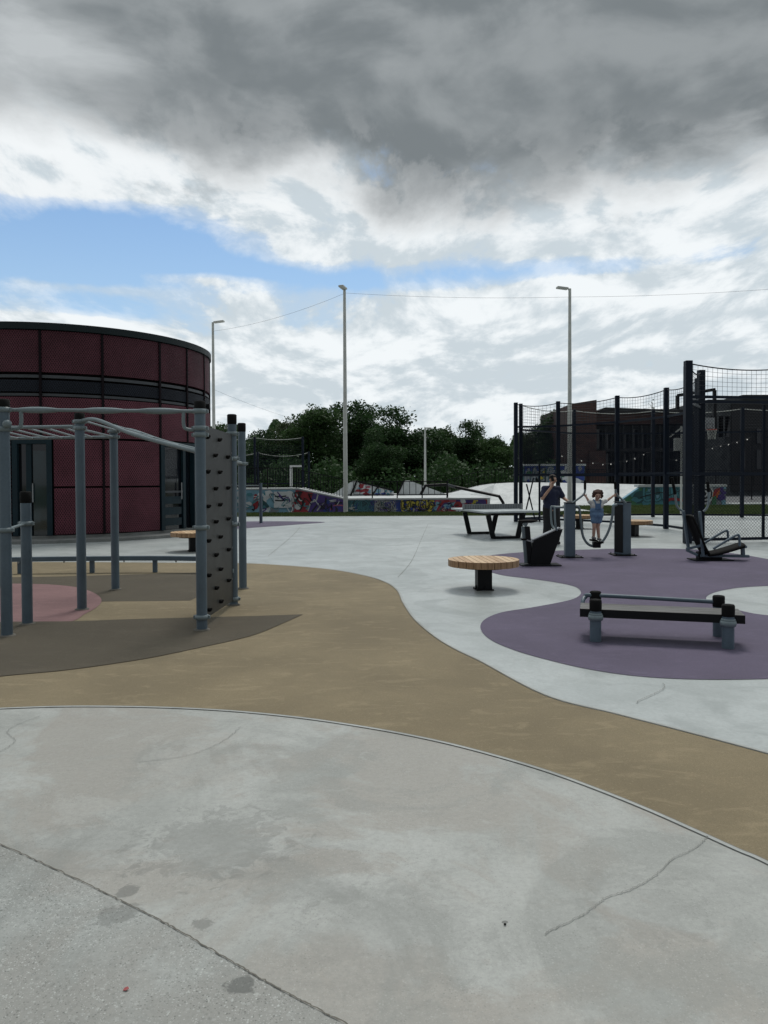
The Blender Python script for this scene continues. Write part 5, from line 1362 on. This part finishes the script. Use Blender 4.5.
def fuse(mb, name, mats, parent, vox, smooth=6, paint=None):
    me = bpy.data.meshes.new(name + '_raw'); me.from_pydata([tuple(v) for v in mb.v], [], mb.f); o = bpy.data.objects.new(name + '_raw', me); col.objects.link(o)
    r = o.modifiers.new('r', 'REMESH'); r.mode = 'VOXEL'; r.voxel_size = vox
    s = o.modifiers.new('s', 'SMOOTH'); s.iterations = smooth; s.factor = .5
    dg = bpy.context.evaluated_depsgraph_get(); me2 = bpy.data.meshes.new_from_object(o.evaluated_get(dg)); bpy.data.objects.remove(o); bpy.data.meshes.remove(me)
    me2.name = name; me2.materials.clear()
    for m in mats: me2.materials.append(m)
    me2.polygons.foreach_set('use_smooth', [True] * len(me2.polygons))
    if paint:
        for p in me2.polygons: p.material_index = paint(p.center)
    ob = bpy.data.objects.new(name, me2); col.objects.link(ob); ob.parent = parent; return ob
def hand(mb, wrist, d, palmn, s, curl):
    """palm and five fingers; d: hand direction, palmn: palm normal (towards the palm side)"""
    d = Vector(d).normalized(); pn = (Vector(palmn) - d * Vector(palmn).dot(d)).normalized(); w = d.cross(pn); wrist = Vector(wrist)
    pc_ = wrist + d * s * .045
    for k in (-1, 0, 1): cap(mb, wrist + d * s * .01 + w * k * s * .016, wrist + d * s * .085 + w * k * s * .026, s * .015, s * .014, 8)
    for i, (off, ln_) in enumerate(((-.033, .062), (-.011, .075), (.011, .080), (.033, .070))):
        p = wrist + d * s * .09 + w * off * s; dd = d.copy()
        for j in range(3):
            ca, sa = math.cos(curl * (j + .6)), math.sin(curl * (j + .6)); dd = d * ca + pn * sa; q = p + dd * s * ln_ * (.45, .32, .25)[j]
            cap(mb, p, q, s * (.0095 - j * .001), s * (.0088 - j * .001), 8); p = q
    t0 = wrist + d * s * .025 + w * s * .03; t1 = t0 + (d * .6 + w * .7 + pn * .3).normalized() * s * .045; t2 = t1 + (d * .8 + pn * .6).normalized() * s * .035
    cap(mb, t0, t1, s * .013, s * .011, 8); cap(mb, t1, t2, s * .011, s * .009, 8)
def head(mb, c, r, M3):
    c = Vector(c); T = lambda x, y, z: c + M3 @ Vector((x * r, y * r, z * r))      # face looks to -y
    mb.sph(T(0, .10, .22), r * .92, 20, 1.0, .86, 1.02, M3); mb.sph(T(0, -.18, -.30), r * .70, 18, 1.02, .86, .86, M3); mb.sph(T(0, -.38, -.80), r * .34, 12, .7, 1, .9, M3)
    mb.sph(T(0, -.76, .22), r * .40, 12, .42, 1.5, .55, M3)                          # brow
    cap(mb, T(0, -.86, .10), T(0, -1.06, -.18), r * .085, r * .14, 10)                # nose
    for s in (-1, 1):
        mb.sph(T(.42 * s, -.62, -.22), r * .30, 10, .8, 1, .8, M3); mb.sph(T(.82 * s, .08, -.10), r * .20, 10, 1.35, .45, .9, M3); mb.sph(T(.34 * s, -.76, .04), r * .12, 8, .8, 1.2, .7, M3)
    mb.sph(T(0, -.86, -.52), r * .17, 10, .55, 1.5, .6, M3)
    return T
def face_paint(T, r):
    pts = [(T(.34, -.88, .05), .105 * r, 1), (T(-.34, -.88, .05), .105 * r, 1), (T(0, -.95, -.52), .13 * r, 2), (T(.16, -.93, -.51), .09 * r, 2), (T(-.16, -.93, -.51), .09 * r, 2)]
    def f(c):
        for p, rr, k in pts:
            if (c - p).length < rr: return k
        return 0
    return f

# the man
Ym_ = 18.3
mroot = empty('person', (X(551, Ym_), Ym_, 0), 'adult in navy T-shirt and black trousers holding a phone up to the face', 'person')
s = .98
MR = Matrix.Rotation(R(12), 3, 'Z')
def m(x, y, z): return MR @ Vector((x * s, y * s, z * s))
J = dict(pel=m(0, 0, .93), ch=m(.0, -.02, 1.26), nk=m(.0, -.03, 1.46), hd=m(.02, -.06, 1.625), rs=m(-.185, -.01, 1.40), re=m(-.275, -.10, 1.155), rw=m(-.11, -.25, 1.435), ls=m(.185, -.02, 1.39), le=m(.30, -.06, 1.17), lw=m(.375, -.25, 1.06),
         rh=m(-.095, 0, .90), rk=m(-.105, -.03, .49), ra=m(-.115, .02, .085), lh=m(.095, 0, .90), lk=m(.12, -.05, .49), la=m(.14, .02, .085))
mb = MB()
cap(mb, m(-.07, 0, .95), m(.07, 0, .95), .12, .12); cap(mb, m(-.06, 0, 1.05), m(.06, 0, 1.05), .115, .115); cap(mb, m(-.08, -.01, 1.27), m(.08, -.01, 1.27), .125, .125); cap(mb, J['pel'], J['ch'], .13, .13); cap(mb, J['rs'], J['ls'], .065, .065)
cap(mb, m(0, -.01, 1.38), J['nk'] + Vector((0, 0, .06)), .06, .055)
for a, b, ra_, rb_ in (('rs', 're', .054, .042), ('re', 'rw', .042, .028), ('ls', 'le', .054, .042), ('le', 'lw', .042, .028), ('rh', 'rk', .085, .055), ('rk', 'ra', .056, .036), ('lh', 'lk', .085, .055), ('lk', 'la', .056, .036)): cap(mb, J[a], J[b], ra_, rb_)
for k in ('ra', 'la'): cap(mb, J[k] - Vector((0, -.03, .035)), J[k] + MR @ Vector((0, -.16, -.045)), .038, .032)
hand(mb, J['rw'], (J['hd'] + MR @ Vector((-.10, -.12, .06))) - J['rw'], MR @ Vector((1, .1, .2)), 1.0, .5); hand(mb, J['lw'], J['lw'] - J['le'], Vector((0, .2, -1)), 1.0, .35)
HM = MR @ Matrix.Rotation(R(8), 3, 'X') @ Matrix.Rotation(R(6), 3, 'Z'); T = head(mb, J['hd'], .105, HM)
fuse(mb, 'body', [M['skin'], M['eye'], M['lip']], mroot, .0075, 3, face_paint(T, .105))
mb = MB(); mb.sph(T(0, .20, .40), .105 * .93, 18, .92, .90, 1.02, HM); mb.sph(T(0, -.30, .78), .105 * .55, 14, .5, 1.2, .8, HM)
for sg in (-1, 1): mb.sph(T(.66 * sg, .12, .12), .105 * .32, 10, 1.2, .5, 1, HM)
fuse(mb, 'hair', [M['hair_dark']], mroot, .009, 2)
mb = MB()
cap(mb, m(-.07, 0, .95), m(.07, 0, .95), .138, .138); cap(mb, m(-.07, 0, 1.08), m(.07, 0, 1.08), .135, .135); cap(mb, m(-.09, -.01, 1.27), m(.09, -.01, 1.27), .138, .138); cap(mb, m(0, 0, 1.0), m(0, -.01, 1.27), .152, .152); cap(mb, J['rs'], J['ls'], .078, .078); cap(mb, m(-.05, -.01, 1.42), m(.05, -.01, 1.42), .062, .062)
cap(mb, J['rs'], J['rs'] + (J['re'] - J['rs']) * .72, .072, .074); cap(mb, J['ls'], J['ls'] + (J['le'] - J['ls']) * .78, .072, .074)
fuse(mb, 't_shirt', [M['navy_cloth']], mroot, .011, 3)
mb = MB(); cap(mb, m(-.06, 0, .93), m(.06, 0, .93), .128, .128)
for a, b, c in (('rh', 'rk', 'ra'), ('lh', 'lk', 'la')): cap(mb, J[a], J[b], .12, .105); cap(mb, J[b], J[c] + Vector((0, 0, .03)), .105, .098)
fuse(mb, 'trousers', [M['black_cloth']], mroot, .012, 3)
for k in ('ra', 'la'):
    mb = MB(); cap(mb, J[k] - Vector((0, -.04, .035)), J[k] + MR @ Vector((0, -.17, -.04)), .048, .042); o = fuse(mb, 'shoe', [M['shoe_dark']], mroot, .009, 2)
mp = J['hd'] + MR @ Vector((-.075, -.135, .03)) + Vector(mroot.location)
ph = MB(); ph.box(mp, (.075, .010, .15), M=(MR @ Matrix.Rotation(R(-14), 3, 'Y')), bev=.004); o = ph.build('phone', M['black']); tag(o, 'dark phone held up to the face of the adult in navy', 'phone')

# the child on the swing walker
cz = fp.z + .075
croot = empty('person', (fp.x, fp.y - .03, cz), 'small child in pale denim dungaree shorts standing on the swing walker, arms spread', 'person')
co = Vector(croot.location)
def c_(x, y, z): return Vector((x, y, z))
lg_t = (hl[-6] + Vector((0, -.0, -.10))) - co; rg_t = (hr[-4]) - co
hL = P(583.8, 494.2, fp.y) - co; hR = P(616.4, 494.0, fp.y) - co
hL.y = hl[12].y - co.y; hR.y = hr[12].y - co.y
K = dict(pel=c_(0, 0, .50), ch=c_(.0, -.01, .68), nk=c_(0, -.01, .785), hd=c_(.01, -.03, .905), ls=c_(-.115, 0, .755), rs=c_(.115, 0, .76), lh=c_(-.05, 0, .47), rh=c_(.05, 0, .47), lk=c_(-.06, -.03, .26), rk=c_(.03, .03, .27), la=c_(-.062, .02, .045), ra=c_(.052, .03, .02))
dL = (hL - K['ls']).normalized(); dR = (hR - K['rs']).normalized()
K['lw'] = hL - dL * .075; K['rw'] = hR - dR * .075; K['le'] = (K['ls'] + K['lw']) / 2 + Vector((0, 0, -.03)); K['re'] = (K['rs'] + K['rw']) / 2 + Vector((0, 0, -.02))
mb = MB(); cap(mb, c_(-.04, 0, .52), c_(.04, 0, .52), .075, .075); cap(mb, c_(-.045, 0, .68), c_(.045, 0, .68), .08, .08); cap(mb, K['pel'], K['ch'], .082, .082); cap(mb, K['ls'], K['rs'], .042, .042); cap(mb, c_(0, 0, .74), K['nk'] + Vector((0, 0, .05)), .038, .036)
for a, b, ra_, rb_ in (('ls', 'le', .033, .027), ('le', 'lw', .027, .020), ('rs', 're', .033, .027), ('re', 'rw', .027, .020), ('lh', 'lk', .056, .040), ('lk', 'la', .040, .027), ('rh', 'rk', .056, .040), ('rk', 'ra', .040, .027)): cap(mb, K[a], K[b], ra_, rb_, 12)
for k in ('la', 'ra'): cap(mb, K[k] + c_(0, .02, -.015), K[k] + c_(0, -.10, -.022), .026, .022)
hand(mb, K['lw'], dL, Vector((0, -1, .2)), .62, .75); hand(mb, K['rw'], dR, Vector((0, -1, .2)), .62, .75)
HM = Matrix.Rotation(R(14), 3, 'X') @ Matrix.Rotation(R(-8), 3, 'Z'); T = head(mb, K['hd'], .088, HM)
fuse(mb, 'body', [M['skin_child'], M['eye'], M['lip']], croot, .006, 3, face_paint(T, .088))
mb = MB(); mb.sph(T(0, .25, .42), .088 * 1.02, 18, .92, .98, 1.02, HM); rn = random.Random(8)
for k in range(46):
    a = rn.uniform(-.35, math.pi + .35); zz_ = rn.uniform(-.75, .95); rr = math.sqrt(max(.15, 1 - (zz_ * .75) ** 2)) * 1.05
    mb.sph(T(math.cos(a) * rr, math.sin(a) * rr * .9 + .12, zz_ + .12), .088 * rn.uniform(.20, .36), 8)
for k in range(8): mb.sph(T(-.6 + k * .17, -.62 + abs(k - 3.5) * .08, .78), .088 * .22, 8)
fuse(mb, 'curly_hair', [M['hair_brown']], croot, .007, 1)
mb = MB(); cap(mb, c_(-.045, 0, .60), c_(.045, 0, .60), .088, .088); cap(mb, c_(-.05, 0, .70), c_(.05, 0, .70), .088, .088); cap(mb, K['ls'], K['rs'], .052, .052); cap(mb, K['ls'], K['ls'] + (K['le'] - K['ls']) * .6, .046, .047); cap(mb, K['rs'], K['rs'] + (K['re'] - K['rs']) * .6, .046, .047)
fuse(mb, 't_shirt', [M['white_cloth']], croot, .008, 3)
mb = MB(); cap(mb, c_(-.045, 0, .51), c_(.045, 0, .51), .097, .097); cap(mb, c_(-.045, 0, .59), c_(.045, 0, .59), .095, .095)
for a, b in (('lh', 'lk'), ('rh', 'rk')): cap(mb, K[a], K[a] + (K[b] - K[a]) * .42, .074, .072)
fuse(mb, 'dungaree_shorts', [M['denim']], croot, .009, 3)
mb = MB(); mb.box((0, -.094, .675), (.115, .022, .13), bev=.008)
for sg in (-1, 1): mb.tube(smooth_curve([(sg * .05, -.098, .73), (sg * .062, -.075, .785), (sg * .066, -.01, .812), (sg * .06, .06, .775), (sg * .04, .097, .65)], 5), .013, 8)
o = mb; me_ = MB(); me_.v = [v + co for v in mb.v]; me_.f = mb.f; me_.m = mb.m; me_.sm = mb.sm; me_.build('bib', M['denim_dark'], croot)
for k in ('la', 'ra'):
    mb = MB(); cap(mb, K[k] + c_(0, .025, -.012), K[k] + c_(0, -.105, -.016), .033, .029); fuse(mb, 'shoe', [M['shoe']], croot, .007, 2)
